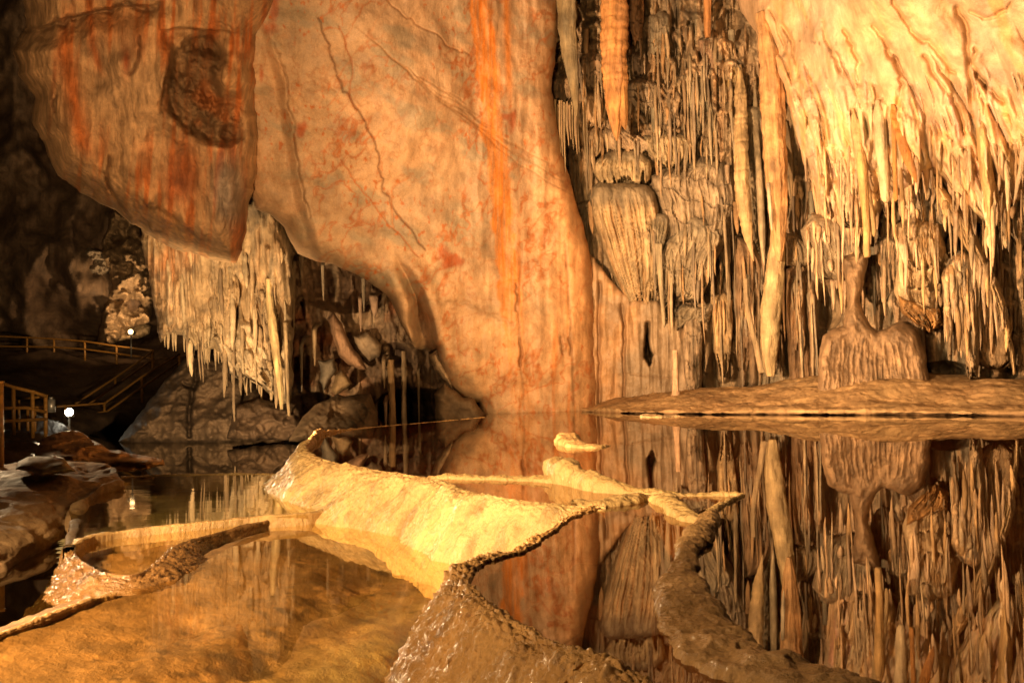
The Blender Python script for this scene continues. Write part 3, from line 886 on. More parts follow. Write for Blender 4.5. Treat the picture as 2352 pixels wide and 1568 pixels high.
# ================================================================ the big flowstone wall behind the bank
def flow_wall():
    poly = [(1230, -150), (2640, -150), (2640, 905), (2352, 905), (2000, 900), (1560, 925), (1500, 960), (1330, 960), (1310, 700), (1250, 300)]
    p = Panel(poly, backd, res=1.9, rag=0, edge=(10, .1), seed=9)
    W, X, Y = p.W, p.X, p.Y
    p.h = 0.55 * fbm(W * .35, 4) + .12 * fbm(W * A3(2.6, 2.6, .5), 4) + 0.07 * fbm(W * 3.2, 3)
    p.h += 0.35 * ridged(np.stack([X / 60, Y / 300, 0 * X], -1), 3) * .5
    p.col = mix((0.47, 0.35, 0.21), (0.29, 0.225, 0.145), 0.5 + 0.9 * fbm(W * A3(.8, .8, .4), 4))
    p.paint((0.27, 0.235, 0.165), sstep(.05, .6, fbm(W * A3(.5, .5, .35) + 60, 4)) * .7)
    # stacked lumps high on the wall
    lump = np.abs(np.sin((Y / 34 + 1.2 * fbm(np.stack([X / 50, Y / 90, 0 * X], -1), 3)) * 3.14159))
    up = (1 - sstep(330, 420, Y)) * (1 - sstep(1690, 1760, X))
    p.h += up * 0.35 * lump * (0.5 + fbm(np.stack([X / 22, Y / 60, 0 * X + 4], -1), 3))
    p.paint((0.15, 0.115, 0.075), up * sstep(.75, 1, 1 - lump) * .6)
    # hollows that stay dark
    for (a, b, r1, r2, h) in ((1700, 600, 26, 110, 1.1), (1660, 860, 40, 60, 1.3), (1640, 650, 30, 60, 1.0), (1812, 720, 16, 140, 1.2), (2015, 620, 40, 80, 1.3), (1905, 700, 34, 60, .9), (1455, 175, 22, 20, .6),
                              (1680, 60, 30, 40, .7), (2170, 852, 60, 24, 1.6), (2310, 858, 60, 22, 1.6), (2320, 600, 40, 60, .8), (1990, 790, 20, 40, .8), (1570, 880, 20, 40, .7)):
        p.bulge(a, b, r1, r2, -h, .6)
    p.base()
    r = random.Random(21)
    pal = [CREAM, TAN, (0.5, 0.36, 0.22), GREYB, GREYG, (0.5, 0.31, 0.16), TAN]
    for k in range(1500):
        x = r.uniform(1300, 2600); y0 = r.uniform(-140, 800); L = r.uniform(30, 200) * r.uniform(.5, 1); w = r.choice([5, 6, 7, 9, 11, 14, 18])
        cj = r.uniform(.75, 1.25); c = tuple(cj * v for v in r.choice(pal)); x1 = x + r.uniform(-3, 6)
        p.drip([(x, y0, w), ((x + x1) / 2, y0 + L * .5, w * .95), (x1, y0 + L, w * .25)], r.uniform(.05, .3), c, .5)
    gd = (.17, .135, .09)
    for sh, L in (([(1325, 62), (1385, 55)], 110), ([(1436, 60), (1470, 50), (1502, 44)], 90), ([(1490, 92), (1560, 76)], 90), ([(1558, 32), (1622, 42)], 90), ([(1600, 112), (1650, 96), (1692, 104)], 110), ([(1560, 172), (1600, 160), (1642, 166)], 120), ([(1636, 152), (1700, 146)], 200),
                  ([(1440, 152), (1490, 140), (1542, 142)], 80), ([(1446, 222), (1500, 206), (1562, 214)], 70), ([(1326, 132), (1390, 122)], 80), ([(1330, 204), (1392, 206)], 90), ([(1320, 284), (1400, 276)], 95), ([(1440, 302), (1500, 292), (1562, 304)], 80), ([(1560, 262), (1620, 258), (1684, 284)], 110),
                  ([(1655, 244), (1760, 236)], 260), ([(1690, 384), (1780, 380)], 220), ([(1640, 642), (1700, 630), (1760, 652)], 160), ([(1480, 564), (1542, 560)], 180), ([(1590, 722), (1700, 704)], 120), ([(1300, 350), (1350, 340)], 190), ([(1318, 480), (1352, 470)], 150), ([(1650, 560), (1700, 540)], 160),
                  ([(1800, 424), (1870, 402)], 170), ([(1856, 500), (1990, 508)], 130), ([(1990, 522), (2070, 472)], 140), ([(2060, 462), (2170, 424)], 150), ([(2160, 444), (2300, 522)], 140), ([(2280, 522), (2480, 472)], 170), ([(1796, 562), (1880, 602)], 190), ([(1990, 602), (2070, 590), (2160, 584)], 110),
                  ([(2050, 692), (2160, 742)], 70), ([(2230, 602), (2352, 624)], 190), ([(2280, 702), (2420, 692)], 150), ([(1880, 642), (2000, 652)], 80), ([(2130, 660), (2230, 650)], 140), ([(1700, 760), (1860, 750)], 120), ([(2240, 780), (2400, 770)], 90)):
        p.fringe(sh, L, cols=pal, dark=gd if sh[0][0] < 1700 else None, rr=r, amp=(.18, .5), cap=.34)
    # the standing pillars along the foot
    for (x, y0, y1, w, a, c) in ((1588, 735, 890, 40, .9, TAN), (1655, 690, 866, 42, .9, TAN), (1620, 700, 850, 26, .6, TAN), (1700, 660, 880, 30, .5, BROWN), (1725, 690, 880, 26, .5, BROWN),
                                 (1838, 612, 880, 26, 1.0, (0.36, 0.22, 0.11)), (1863, 620, 880, 24, .9, (0.36, 0.22, 0.11)), (2140, 760, 880, 26, .5, TAN), (2100, 720, 860, 40, .6, TAN), (1910, 560, 760, 44, .5, TAN), (2290, 700, 880, 50, .6, TAN)):
        p.drip([(x, y0, w), (x + 2, (y0 + y1) / 2, w), (x + 5, y1, w * .7)], a, c, .6)
    p.bulge(1490, 815, 60, 90, -1.7, .5)
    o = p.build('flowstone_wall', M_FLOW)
    tag(o, 'tall back wall of ribbed grey and tan flowstone rising behind the mud bank', 'flowstone wall')
    return o, p


def apron():
    poly = [(1660, -150), (2640, -150), (2640, 470), (2420, 450), (2360, 440), (2318, 500), (2276, 520), (2240, 505), (2205, 482), (2172, 430), (2140, 395), (2112, 410), (2085, 440), (2062, 470), (2030, 460), (2018, 500), (2000, 528), (1978, 520), (1950, 524),
            (1922, 512), (1892, 506), (1878, 470), (1868, 430), (1850, 372), (1834, 335), (1816, 268), (1790, 186), (1748, 98), (1700, 20)]
    p = Panel(poly, apron_d, res=2.4, rag=7, edge=(46, 1.3), seed=11)
    W, X, Y = p.W, p.X, p.Y
    up = 1 - sstep(150, 330, Y - (X - 1900) * .12)
    p.h = .5 * fbm(W * .4, 3) + .05 * fbm(W * 1.7, 4)
    p.h += (.22 + .3 * (1 - up)) * ridged(np.stack([(X - Y * .42) / 120, (Y + X * .4) / 520, 0 * X], -1), 2) * .5 + .12 * (1 - up) * ridged(np.stack([(X - Y * .2) / 40, (Y + X * .2) / 260, 0 * X], -1), 3)
    p.col = mix((0.62, 0.42, 0.24), (0.58, 0.44, 0.31), 0.5 + .9 * fbm(W * .5, 4))
    p.paint((0.62, 0.36, 0.13), sstep(.1, .6, fbm(np.stack([(X - Y * .42) / 50, (Y + X * .4) / 260, 0 * X + 8], -1), 4)) * .7)
    p.paint((0.33, 0.255, 0.17), sstep(.25, .6, fbm(W * .8 + 44, 4)) * .5)
    # spatter of dark specks on the outer ridge
    sp = sstep(.45, .6, fbm(W * 5.5, 2)) * sstep(-.1, .4, fbm(W * .5 + 80, 3))
    p.paint((0.16, 0.12, 0.08), sp * .7 * (1 - sstep(1900, 2010, X)))
    p.paint((0.34, 0.24, 0.13), np.exp(-((X - 2190) / 40) ** 2 - ((Y - 50) / 34) ** 2) * .8)
    p.paint((0.2, 0.16, 0.11), np.exp(-((X - 2293) / 22) ** 2 - ((Y - 172) / 22) ** 2) * .7)
    p.paint((0.42, 0.46, 0.16), np.exp(-((X - 2308) / 26) ** 2 - ((Y - 50) / 16) ** 2) * sstep(0, .5, fbm(W * 3, 3)) * .8)
    # creases of the smooth upper folds
    for pts, w, a in (([(2010, 60), (2040, 120), (2070, 180), (2062, 260)], 7, .45), ([(1940, 70), (1965, 130), (1975, 190)], 6, .35), ([(1890, 50), (1900, 100), (1930, 160)], 6, .3), ([(2050, 0), (2090, 70), (2150, 110), (2190, 170)], 6, .3),
                      ([(2200, 20), (2222, 80), (2226, 160), (2240, 260)], 9, .5), ([(2120, 130), (2160, 190), (2200, 250), (2215, 330)], 6, .3), ([(2330, 10), (2280, 40), (2230, 30)], 5, .25), ([(2250, 170), (2290, 220), (2310, 240)], 7, .4), ([(2240, 110), (2236, 150), (2262, 200)], 7, .35),
                      ([(1800, 60), (1830, 150), (1840, 240)], 6, .35), ([(1770, 20), (1800, 100), (1820, 190)], 5, .3)):
        p.groove(pts, w * .9, a * .42, (0.52, 0.31, 0.12), .5, jit=9)
    for pts, a in (([(1716, 30, 34), (1800, 200, 46), (1856, 350, 26)], .4), ([(1880, 90, 40), (1950, 250, 54), (2000, 430, 30)], .32), ([(2000, 90, 50), (2076, 250, 64), (2120, 390, 34)], .4), ([(2110, 130, 60), (2200, 300, 74), (2276, 460, 40)], .42),
                   ([(2240, 230, 44), (2300, 370, 56), (2360, 480, 40)], .4), ([(1826, 140, 34), (1870, 300, 42), (1892, 440, 24)], .3), ([(2300, 60, 60), (2390, 260, 80), (2460, 420, 50)], .4)):
        q = spline(np.array(pts, float), 14); q[:, 0] += 7 * fbm(np.c_[q[:, :2] / 60, q[:, 0] * 0], 2)
        p.drip(q, a, sq=0)
    p.base()
    r = random.Random(33)
    for k in range(900):
        x = r.uniform(1780, 2560); y0 = r.uniform(150, 480) ; L = r.uniform(40, 200); w = r.choice([5, 6, 8, 10, 13, 18])
        if y0 < 260 and r.random() < .7: continue
        c = r.choice([CREAM, YEL, (0.62, 0.48, 0.30), (0.6, 0.36, 0.14), (0.66, 0.53, 0.36)])
        sl = r.uniform(.1, .35)
        p.drip([(x, y0, w), (x + sl * L * .6, y0 + L * .5, w * .9), (x + sl * L * .8, y0 + L, w * .3)], r.uniform(.04, .16), tuple(r.uniform(.8, 1.12) * v for v in c), .5)
    for sh, L in (([(1880, 330), (1960, 350), (2040, 330)], 120), ([(1840, 260), (1900, 280)], 110), ([(2060, 250), (2150, 300)], 150), ([(2160, 300), (2260, 380)], 150), ([(2260, 330), (2400, 320)], 150), ([(1960, 240), (2050, 230)], 120), ([(1900, 420), (2010, 400)], 110)):
        p.fringe(sh, L, cols=[CREAM, YEL, (0.62, 0.48, 0.30), (.62, .4, .17)], rr=r, amp=(.08, .3), cap=0, w=(6, 16), drift=16)
    o = p.build('flowstone_apron', M_APRON)
    tag(o, 'glowing cream and yellow sheet of flowstone sloping over the bank, its hem fringed with stalactites', 'flowstone apron')
    # hanging hem
    hem = [(1842, 345), (1868, 430), (1880, 480), (1900, 506), (1925, 512), (1950, 522), (1978, 520), (2000, 525), (2018, 495), (2040, 462), (2065, 466), (2090, 436), (2115, 410), (2140, 398), (2172, 432), (2205, 482), (2240, 502), (2280, 516), (2320, 496), (2360, 442), (2420, 450), (2500, 455)]
    for i in range(58):
        t = r.uniform(0, len(hem) - 1.01); a = hem[int(t)]; b = hem[int(t) + 1]; f = t - int(t)
        x = a[0] + (b[0] - a[0]) * f; y = a[1] + (b[1] - a[1]) * f
        L = r.uniform(14, 62); w = r.uniform(4, 13)
        stal('stalactite', [(x - 6, y - 50, w * 1.3), (x - 1, y - 10, w * 1.1), (x + 1, y + L * .5, w * .7), (x + 2, y + L, 1.5)], p.depth_at(x, y - 24) + .3, M_FLOW, r.choice([CREAM, YEL, (0.58, 0.4, 0.22)]), parent=o, seed=i, ns=10)
    return o, p
far_wall()
o_slab = slab()
slab_foot()
o_boss = boss()
o_curt, p_curt = curtain()
o_rec, p_rec = recess()
o_flow, p_flow = flow_wall()
o_apr, p_apr = apron()
GR_ST = 'stalactites hanging along the flowstone wall'


def surf(x, y):
    if len(p_apr.ins) and p_apr.x0 < x < 2500:
        a = int(round((y - p_apr.y0) / p_apr.res)); b = int(round((x - p_apr.x0) / p_apr.res))
        if 0 <= a < p_apr.ins.shape[0] and 0 <= b < p_apr.ins.shape[1] and p_apr.ins[a, b]: return min(p_apr.depth_at(x, y), p_flow.depth_at(x, y))
    return p_flow.depth_at(x, y)


def st(label, pts, d, col, col2=None, group=GR_ST, name='stalactite', cat='stalactite', **k):
    st.n = getattr(st, 'n', 100) + 1
    if not k.pop('free', False) and name == 'stalactite' and pts[0][0] > 1650:
        q = spline(np.array(pts, float), 24)
        sf = np.array([surf(a, b) for a, b, w in q]); u = np.linspace(0, 1, 24)
        dd = np.minimum.accumulate(sf - .25 * q[:, 2] * .5 * sf / FPX)
        kk = sstep(.1, .6, u) * (.0 if pts[0][0] > 1790 else .8)
        dd = dd * (1 - kk) + d * kk
        if pts[0][1] > 100: q[:, 2] *= .35 + .65 * sstep(0, .16, u)
        pts, d = [tuple(v) for v in q], dd
    o = stal(name, pts, d, M_FLOW, col, col2, seed=st.n, **k)
    tag(o, label, cat, group)
    return o


# ---- named stalactites in front of the back wall
st('grey green blade stalactite at the edge where the slab meets the ribbed wall', [(1298, -150, 50), (1300, 0, 46), (1306, 110, 38), (1314, 170, 26), (1320, 225, 16), (1324, 268, 3)], 25.4, (0.33, 0.25, 0.13), GREYG, flat=.6, lobes=.2)
st('thick orange banded stalactite with two points, high on the ribbed wall', [(1409, -150, 60), (1410, -20, 55), (1411, 70, 54), (1410, 150, 54), (1413, 215, 46), (1414, 265, 32), (1416, 300, 17), (1417, 324, 3)], 25.3, (0.60, 0.30, 0.10), (0.50, 0.26, 0.11), rings=.10, lobes=.16, nlob=8, ns=40)
stal('stalactite', [(1428, 190, 24), (1432, 250, 19), (1434, 285, 12), (1436, 298, 3)], 25.2, M_FLOW, (0.58, 0.30, 0.10), parent=o_flow, seed=8)
st('thin straight orange stalactite ending above a reddish drapery', [(1624, -150, 18), (1625, -10, 16), (1625, 60, 15), (1626, 86, 12)], 26.4, (0.55, 0.27, 0.1))
st('long pale stalactite ringed like a caterpillar, beside the dark gap in the wall', [(1700, 150, 22), (1702, 230, 24), (1703, 306, 26), (1704, 417, 29), (1711, 483, 27), (1718, 540, 19), (1725, 575, 9), (1731, 600, 2)], 25.6, (0.60, 0.43, 0.21), (0.50, 0.36, 0.2), rings=.16, ns=28)
st('slim smooth grey stalactite hanging next to the ringed one', [(1733, 190, 12), (1738, 306, 15), (1745, 417, 16), (1750, 527, 16), (1753, 580, 9), (1756, 610, 2)], 25.3, (0.43, 0.35, 0.22))
st('largest stalactite of the wall, a long tan pipe with an orange flank', [(1750, 30, 24), (1766, 120, 42), (1774, 220, 50), (1779, 320, 48), (1783, 417, 44), (1786, 500, 38), (1789, 560, 26), (1790, 600, 10)], 24.6, (0.58, 0.37, 0.18), (0.56, 0.30, 0.12), lobes=.2, nlob=7, ns=40)
stal('stalactite', [(1764, 420, 9), (1771, 500, 8), (1774, 530, 2)], 24.3, M_FLOW, (0.66, 0.56, 0.38), parent=o_flow, seed=81)
st('broad straight column standing on the bank, lit yellow on one flank', [(1792, 470, 26), (1786, 560, 34), (1779, 640, 42), (1772, 720, 46), (1768, 790, 40), (1768, 830, 28), (1770, 864, 16)], 25.2, (0.58, 0.43, 0.22), (0.50, 0.38, 0.2), name='column', cat='column', lobes=.1, ns=40, group=None)
st('slender slanting column leaning towards the broad yellow one', [(1712, 640, 12), (1715, 690, 13), (1724, 746, 13), (1738, 800, 14), (1753, 856, 22)], 26.0, (0.5, 0.37, 0.21), name='column', cat='column', group=None)
st('thin stalactite with a pale tip between the big pipe and the apron', [(1806, 280, 14), (1814, 350, 13), (1818, 420, 9), (1819, 462, 2)], 24.6, (0.5, 0.36, 0.2))
st('blunt stalactite sawn off flat, hanging before a dark hollow', [(1976, 330, 24), (1982, 420, 20), (1986, 470, 17), (1990, 530, 16), (1992, 588, 15), (1992, 591, 13)], 20.8, (0.62, 0.41, 0.18), (0.6, 0.35, 0.12), lobes=.06)
st('leaning cream stalactite touching the blunt one', [(1958, 250, 20), (1972, 330, 24), (1985, 417, 23), (2000, 500, 20), (2006, 530, 13), (2008, 544, 3)], 20.6, (0.64, 0.45, 0.22))
st('brightest white stalactite, straight and rounded, beside two orange ones', [(2016, 230, 30), (2022, 300, 25), (2028, 380, 22), (2033, 450, 19), (2035, 466, 9)], 20.2, (0.70, 0.55, 0.33))
st('straight narrow orange stalactite between the white one and the orange wing', [(2052, 255, 14), (2054, 320, 12), (2056, 400, 11), (2057, 455, 10), (2057, 463, 3)], 20.2, (0.58, 0.27, 0.07), (0.5, 0.24, 0.08))
st('orange wing of stone flaring to a point, its cap dark', [(2050, 240, 26), (2066, 300, 24), (2080, 350, 23), (2096, 395, 16), (2105, 420, 3)], 20.0, (0.56, 0.25, 0.06), (0.47, 0.22, 0.08), flat=.5)
st('thin stalactite pointing at the knobbly cream mass', [(2150, 500, 12), (2153, 540, 9), (2155, 580, 2)], 20.4, (0.58, 0.41, 0.22))
st('thin curved stalactite with a blade edge below the outer end of the apron', [(2352, 330, 16), (2346, 380, 12), (2336, 430, 8), (2328, 472, 2)], 18.4, (0.5, 0.38, 0.24))
st('lone thin stalagmite like a candle at the edge of the bank', [(1551, 804, 11), (1551, 812, 13), (1551, 850, 13), (1552, 890, 15), (1553, 914, 24)], 24.7, (0.74, 0.50, 0.31), (0.66, 0.43, 0.26), name='stalagmite', cat='stalagmite', group=None, lobes=.08)
st('bright double pipe reaching almost to the water below the curtain', [(616, 640, 12), (620, 700, 16), (628, 760, 18), (637, 830, 17), (645, 900, 14), (647, 940, 7)], 26.1, (0.68, 0.5, 0.25), (0.6, 0.42, 0.2), group=None, lobes=.2)
st('slim pipe in the shade just behind the bright double pipe', [(655, 740, 9), (658, 820, 9), (660, 900, 10), (664, 955, 6)], 26.4, (0.5, 0.36, 0.2), group=None)
st('grey fluted stalactite hanging free between the drapery and the shaggy mass', [(1512, 560, 18), (1516, 620, 14), (1520, 680, 10), (1525, 735, 8), (1526, 752, 2)], 26.0, (0.4, 0.33, 0.21))
st('thick fluted pipe in the crease under the overhang, with a cap like a bottle', [(505, 590, 24), (512, 625, 42), (514, 690, 46), (518, 760, 34), (522, 800, 12)], 26.6, (0.55, 0.40, 0.22), (0.35, 0.25, 0.15), group=None, lobes=.25, nlob=9, ns=36)


def Z(pts):
    return [(1176 + a * .6154, b * .6154) for a, b in pts]


MN = [0]


def ms(label, pts, off, col, col2, parent=None, name='drapery', cat='drapery', depth=None, **k):
    MN[0] += 1
    q = Z(pts); cx = sum(a for a, b in q) / len(q)
    d = depth if depth is not None else float(backd(np.array(cx), 0)) - (off - .5 if cx > 1790 else .35 + off * .42)
    if cx < 1790 and 'edge' in k: k['edge'] = (k['edge'][0] * .8, k['edge'][1] * .62)
    o = massp(name, q, d, M_FLOW, col, col2, parent, seed=MN[0], **k)
    if label: tag(o, label, cat)
    return o


GD, GL = (.36, .285, .185), (.46, .36, .23)
ms('jellyfish shaped drapery with a smooth grey cap and long fine folds', [(285, 730), (298, 694), (330, 682), (420, 682), (500, 690), (535, 718), (550, 780), (556, 850), (560, 900), (548, 1000), (538, 1060), (526, 1150), (518, 1222), (503, 1200), (480, 1130), (466, 1140), (450, 1148), (430, 1140), (400, 1080), (350, 960), (325, 880), (300, 800)],
   1.75, (.55, .41, .235), (.37, .27, .155), nf=26, fold=.20, edge=(40, 1.0), capy=470, capcol=(.27, .22, .145), jag=.30, drop=.7, lump=.1, streakcol=(.5, .3, .14), slope=.002)
ms('scalloped awning of fringed flowstone directly above the jellyfish drapery', [(306, 600), (345, 570), (420, 556), (490, 572), (522, 600), (524, 640), (512, 690), (440, 694), (380, 690), (325, 690), (303, 645)], 1.6, (.55, .42, .24), (.42, .33, .2), nf=18, fold=.16, edge=(22, .7), capy=368, capcol=(.28, .23, .15), jag=.4, drop=.6)
ms('biggest shaggy grey brown mass of layered drips beside the dark gap', [(515, 655), (560, 632), (640, 612), (676, 582), (740, 578), (800, 600), (826, 650), (836, 740), (815, 850), (782, 940), (752, 985), (746, 1050), (716, 1112), (690, 1136), (650, 1128), (615, 1122), (600, 1050), (590, 1000), (562, 960), (572, 880), (560, 800), (545, 740), (525, 710)],
   1.5, (.45, .35, .235), (.33, .255, .165), nf=20, fold=.15, edge=(44, 1.1), capy=392, capcol=(.2, .165, .11), jag=.16, tiers=7, tierh=.16, lump=.2)
ms('bell of grey fringe fused to the front of the shaggy mass', [(556, 965), (575, 905), (620, 852), (660, 812), (690, 798), (722, 810), (742, 850), (776, 850), (786, 900), (742, 960), (722, 1050), (700, 1118), (622, 1128), (602, 1070), (582, 1195), (566, 1226), (556, 1150), (550, 1050)], 2.1, (.44, .35, .23), (.34, .275, .18), nf=15, fold=.16, edge=(26, .7), capy=545, capcol=(.25, .21, .145), jag=.34, tiers=4, tierh=.1)
ms('narrow grey tassel of dripstone squeezed between the two big draperies', [(516, 805), (545, 795), (580, 798), (588, 830), (576, 890), (562, 950), (548, 1030), (540, 1110), (530, 1040), (520, 930), (512, 860)], 2.0, (.38, .31, .2), GREYG, nf=8, fold=.15, edge=(14, .4), capy=510, capcol=(.24, .2, .14), jag=.3)
for pts, off, c1, c2, kw in (
        ([(440, -40), (490, -40), (492, 80), (484, 150), (470, 205), (452, 190), (442, 90)], 1.0, (.45, .26, .12), BROWN, dict(nf=4, tiers=4)),
        ([(505, 60), (560, 40), (592, 60), (590, 150), (580, 235), (545, 225), (510, 200)], .9, GREYG, GREYB, dict(nf=7, tiers=3)),
        ([(540, 190), (580, 180), (596, 260), (590, 330), (560, 330), (545, 260)], 1.1, TAN, GREYB, dict(nf=5)),
        ([(694, 150), (720, 132), (765, 140), (772, 190), (758, 262), (740, 300), (712, 265), (698, 210)], 1.2, (.36, .23, .15), GREYB, dict(nf=9, jag=.4, capy=95, capcol=(.14, .11, .075))),
        ([(615, 295), (650, 272), (720, 282), (742, 330), (760, 430), (778, 560), (768, 590), (748, 510), (722, 420), (704, 500), (690, 525), (670, 430), (642, 350)], 1.3, (.44, .36, .23), GREYG, dict(nf=9, jag=.5, drop=.8)),
        ([(795, 225), (860, 232), (880, 300), (872, 345), (800, 335)], 1.2, (.45, .31, .12), GREYB, dict(nf=8)),
        ([(845, 400), (930, 395), (944, 500), (946, 700), (942, 860), (930, 985), (905, 900), (880, 700), (860, 560)], 1.0, (.42, .33, .2), GREYG, dict(nf=9, fold=.2, jag=.4)),
        ([(245, 348), (290, 330), (335, 346), (342, 400), (334, 482), (302, 472), (272, 492), (250, 440)], 1.4, CREAM, TAN, dict(nf=7, capy=215, capcol=(.2, .16, .11))),
        ([(262, 490), (330, 470), (350, 500), (345, 560), (310, 590), (290, 640), (270, 580)], 1.3, TAN, GREYB, dict(nf=7)),
        ([(340, 485), (400, 470), (450, 500), (520, 520), (540, 560), (500, 580), (420, 560), (350, 572)], 1.3, CREAM, GREYB, dict(nf=12)),
        ([(490, 505), (560, 488), (640, 498), (682, 540), (664, 600), (640, 612), (600, 632), (550, 628), (530, 590), (500, 560)], 1.5, (.56, .43, .25), GREYG, dict(nf=13, jag=.4, capy=312, capcol=(.3, .25, .17))),
        ([(560, 380), (610, 330), (640, 370), (620, 420), (640, 470), (600, 500), (570, 470), (585, 430)], 1.5, TAN, GREYB, dict(nf=5, tiers=3)),
        ([(425, 300), (480, 290), (560, 320), (570, 380), (540, 420), (460, 400), (430, 360)], 1.0, GREYB, (.2, .155, .1), dict(nf=9, tiers=3)),
        ([(148, 302), (190, 278), (236, 284), (242, 372), (200, 384), (156, 384)], 1.6, TAN, GREYB, dict(nf=10)),
        ([(240, 210), (300, 180), (345, 210), (350, 320), (300, 335), (250, 330)], .9, (.42, .29, .18), GREYB, dict(nf=7, tiers=3)),
        ([(445, 200), (500, 190), (512, 260), (495, 290), (450, 285)], 1.0, GREYB, BROWN, dict(nf=6)),
        ([(640, 1190), (668, 1160), (700, 1180), (712, 1260), (708, 1460), (650, 1460), (636, 1330)], 1.6, (.52, .38, .24), GREYB, dict(nf=6, jag=0, tiers=3)),
        ([(742, 1110), (790, 1090), (826, 1120), (822, 1260), (806, 1400), (780, 1420), (752, 1300)], 1.5, (.52, .37, .19), TAN, dict(nf=6, fold=.18, jag=.3)),
        ([(600, 1160), (640, 1130), (700, 1150), (760, 1120), (740, 1200), (690, 1210), (650, 1200), (615, 1240)], 1.4, (.36, .29, .19), GREYB, dict(nf=8, tiers=2)),
        ([(830, 880), (900, 900), (945, 1000), (920, 1200), (880, 1400), (840, 1380), (826, 1150)], .7, (.34, .22, .12), BROWN, dict(nf=9, fold=.2, jag=.2)),
        ([(1096, 432), (1130, 404), (1192, 410), (1202, 452), (1188, 534), (1118, 542), (1100, 490)], 2.9, CREAM, (.6, .38, .17), dict(nf=10, capy=256, capcol=(.42, .31, .18))),
        ([(1110, 530), (1190, 520), (1206, 700), (1192, 822), (1164, 792), (1136, 660), (1118, 600)], 3.0, CREAM, YEL, dict(nf=8, fold=.18, jag=.4)),
        ([(1020, 870), (1068, 878), (1112, 920), (1122, 985), (1100, 994), (1028, 994)], 1.6, (.42, .31, .18), GREYB, dict(nf=8, jag=.06)),
        ([(1025, 1000), (1075, 990), (1085, 1200), (1078, 1430), (1035, 1430), (1022, 1200)], 1.3, (.36, .22, .11), BROWN, dict(nf=4, fold=.2, jag=0)),
        ([(1085, 1000), (1130, 990), (1140, 1200), (1130, 1430), (1090, 1430), (1082, 1200)], 1.1, (.36, .22, .11), BROWN, dict(nf=4, fold=.2, jag=0)),
        ([(1360, 900), (1400, 880), (1440, 900), (1450, 1010), (1430, 1090), (1380, 1080), (1362, 1000)], 1.5, (.46, .34, .2), GREYB, dict(nf=5, jag=0)),
        ([(1440, 640), (1530, 620), (1590, 660), (1600, 760), (1570, 860), (1500, 840), (1450, 760)], 2.4, (.55, .43, .29), GREYB, dict(nf=9, fold=.18, jag=.35)),
        ([(1830, 640), (1960, 560), (2000, 700), (1980, 900), (1900, 940), (1830, 860)], 2.4, (.5, .4, .27), GREYB, dict(nf=10, fold=.2, jag=.3)),
        ([(1200, 430), (1300, 420), (1340, 520), (1330, 700), (1300, 860), (1240, 850), (1215, 700), (1205, 560)], 3.2, (.62, .48, .3), YEL, dict(nf=11, fold=.2, jag=.3)),
        ([(1330, 400), (1420, 420), (1430, 560), (1420, 760), (1400, 820), (1360, 700), (1340, 560)], 3.1, (.64, .5, .32), YEL, dict(nf=9, fold=.2, jag=.4)),
        ([(1540, 620), (1600, 640), (1640, 760), (1620, 900), (1560, 960), (1530, 850)], 2.0, (.55, .42, .27), GREYB, dict(nf=8, fold=.2, jag=.4)),
        ([(1640, 1100), (1760, 1060), (1820, 1100), (1868, 1250), (1860, 1370), (1790, 1380), (1720, 1360)], 1.7, (.48, .33, .18), BROWN, dict(nf=9, fold=.2, jag=.12)),
        ):
    ms(None, pts, off, c1, c2, parent=o_flow, **dict(dict(nf=8, fold=.14, edge=(16, .5), jag=.25), **kw))
ms('flat bottomed grey block of ribs hanging over the pedestal neck', [(1078, 860), (1120, 800), (1200, 800), (1260, 790), (1306, 850), (1312, 960), (1312, 1056), (1260, 1042), (1222, 1052), (1196, 1040), (1150, 1052), (1126, 990), (1095, 920)], 2.4, (.37, .30, .2), (.46, .35, .21), nf=11, fold=.14, edge=(22, .7), jag=.1)
ms('knobbly cream drapery with an orange hairy underside, next to the grey legs', [(1432, 835), (1500, 800), (1600, 830), (1622, 950), (1606, 1080), (1596, 1190), (1534, 1232), (1470, 1172), (1424, 1092), (1440, 980)], 3.0, (.58, .43, .25), (.46, .33, .18), nf=9, fold=.14, edge=(30, 1.0), tiers=5, tierh=.28, jag=.16, lump=.35)
ms('broad orange hem of fine stone hair under the knobbly drapery', [(1440, 1100), (1490, 1120), (1540, 1140), (1600, 1150), (1604, 1215), (1560, 1240), (1500, 1205), (1455, 1170)], 3.2, (.5, .27, .09), (.4, .22, .08), nf=30, fold=.1, edge=(10, .4), jag=.6, drop=.4)
ms('hairy grey drapery on the diagonal limb whose long legs reach the bank', [(1600, 1025), (1630, 965), (1680, 930), (1722, 958), (1742, 1050), (1752, 1130), (1752, 1200), (1747, 1290), (1737, 1425), (1722, 1400), (1704, 1438), (1690, 1340), (1670, 1280), (1650, 1190), (1640, 1322), (1628, 1330), (1620, 1200), (1605, 1120)], 2.9, (.47, .34, .2), (.37, .28, .175), nf=12, fold=.16, edge=(26, .8), capy=645, capcol=(.33, .265, .18), jag=.14)
ms('thick diagonal limb of flowstone sloping down to a needle tip above the bank', [(1560, 640), (1610, 700), (1660, 750), (1720, 840), (1768, 950), (1806, 1040), (1836, 1100), (1852, 1180), (1872, 1290), (1882, 1395), (1873, 1402), (1852, 1292), (1822, 1205), (1792, 1135), (1752, 1082), (1722, 965), (1680, 905), (1640, 835), (1590, 760)], 2.6, (.64, .46, .24), (.54, .37, .2), name='flowstone_limb', cat='flowstone limb', nf=5, fold=.14, edge=(22, .8), jag=0, lump=.22)
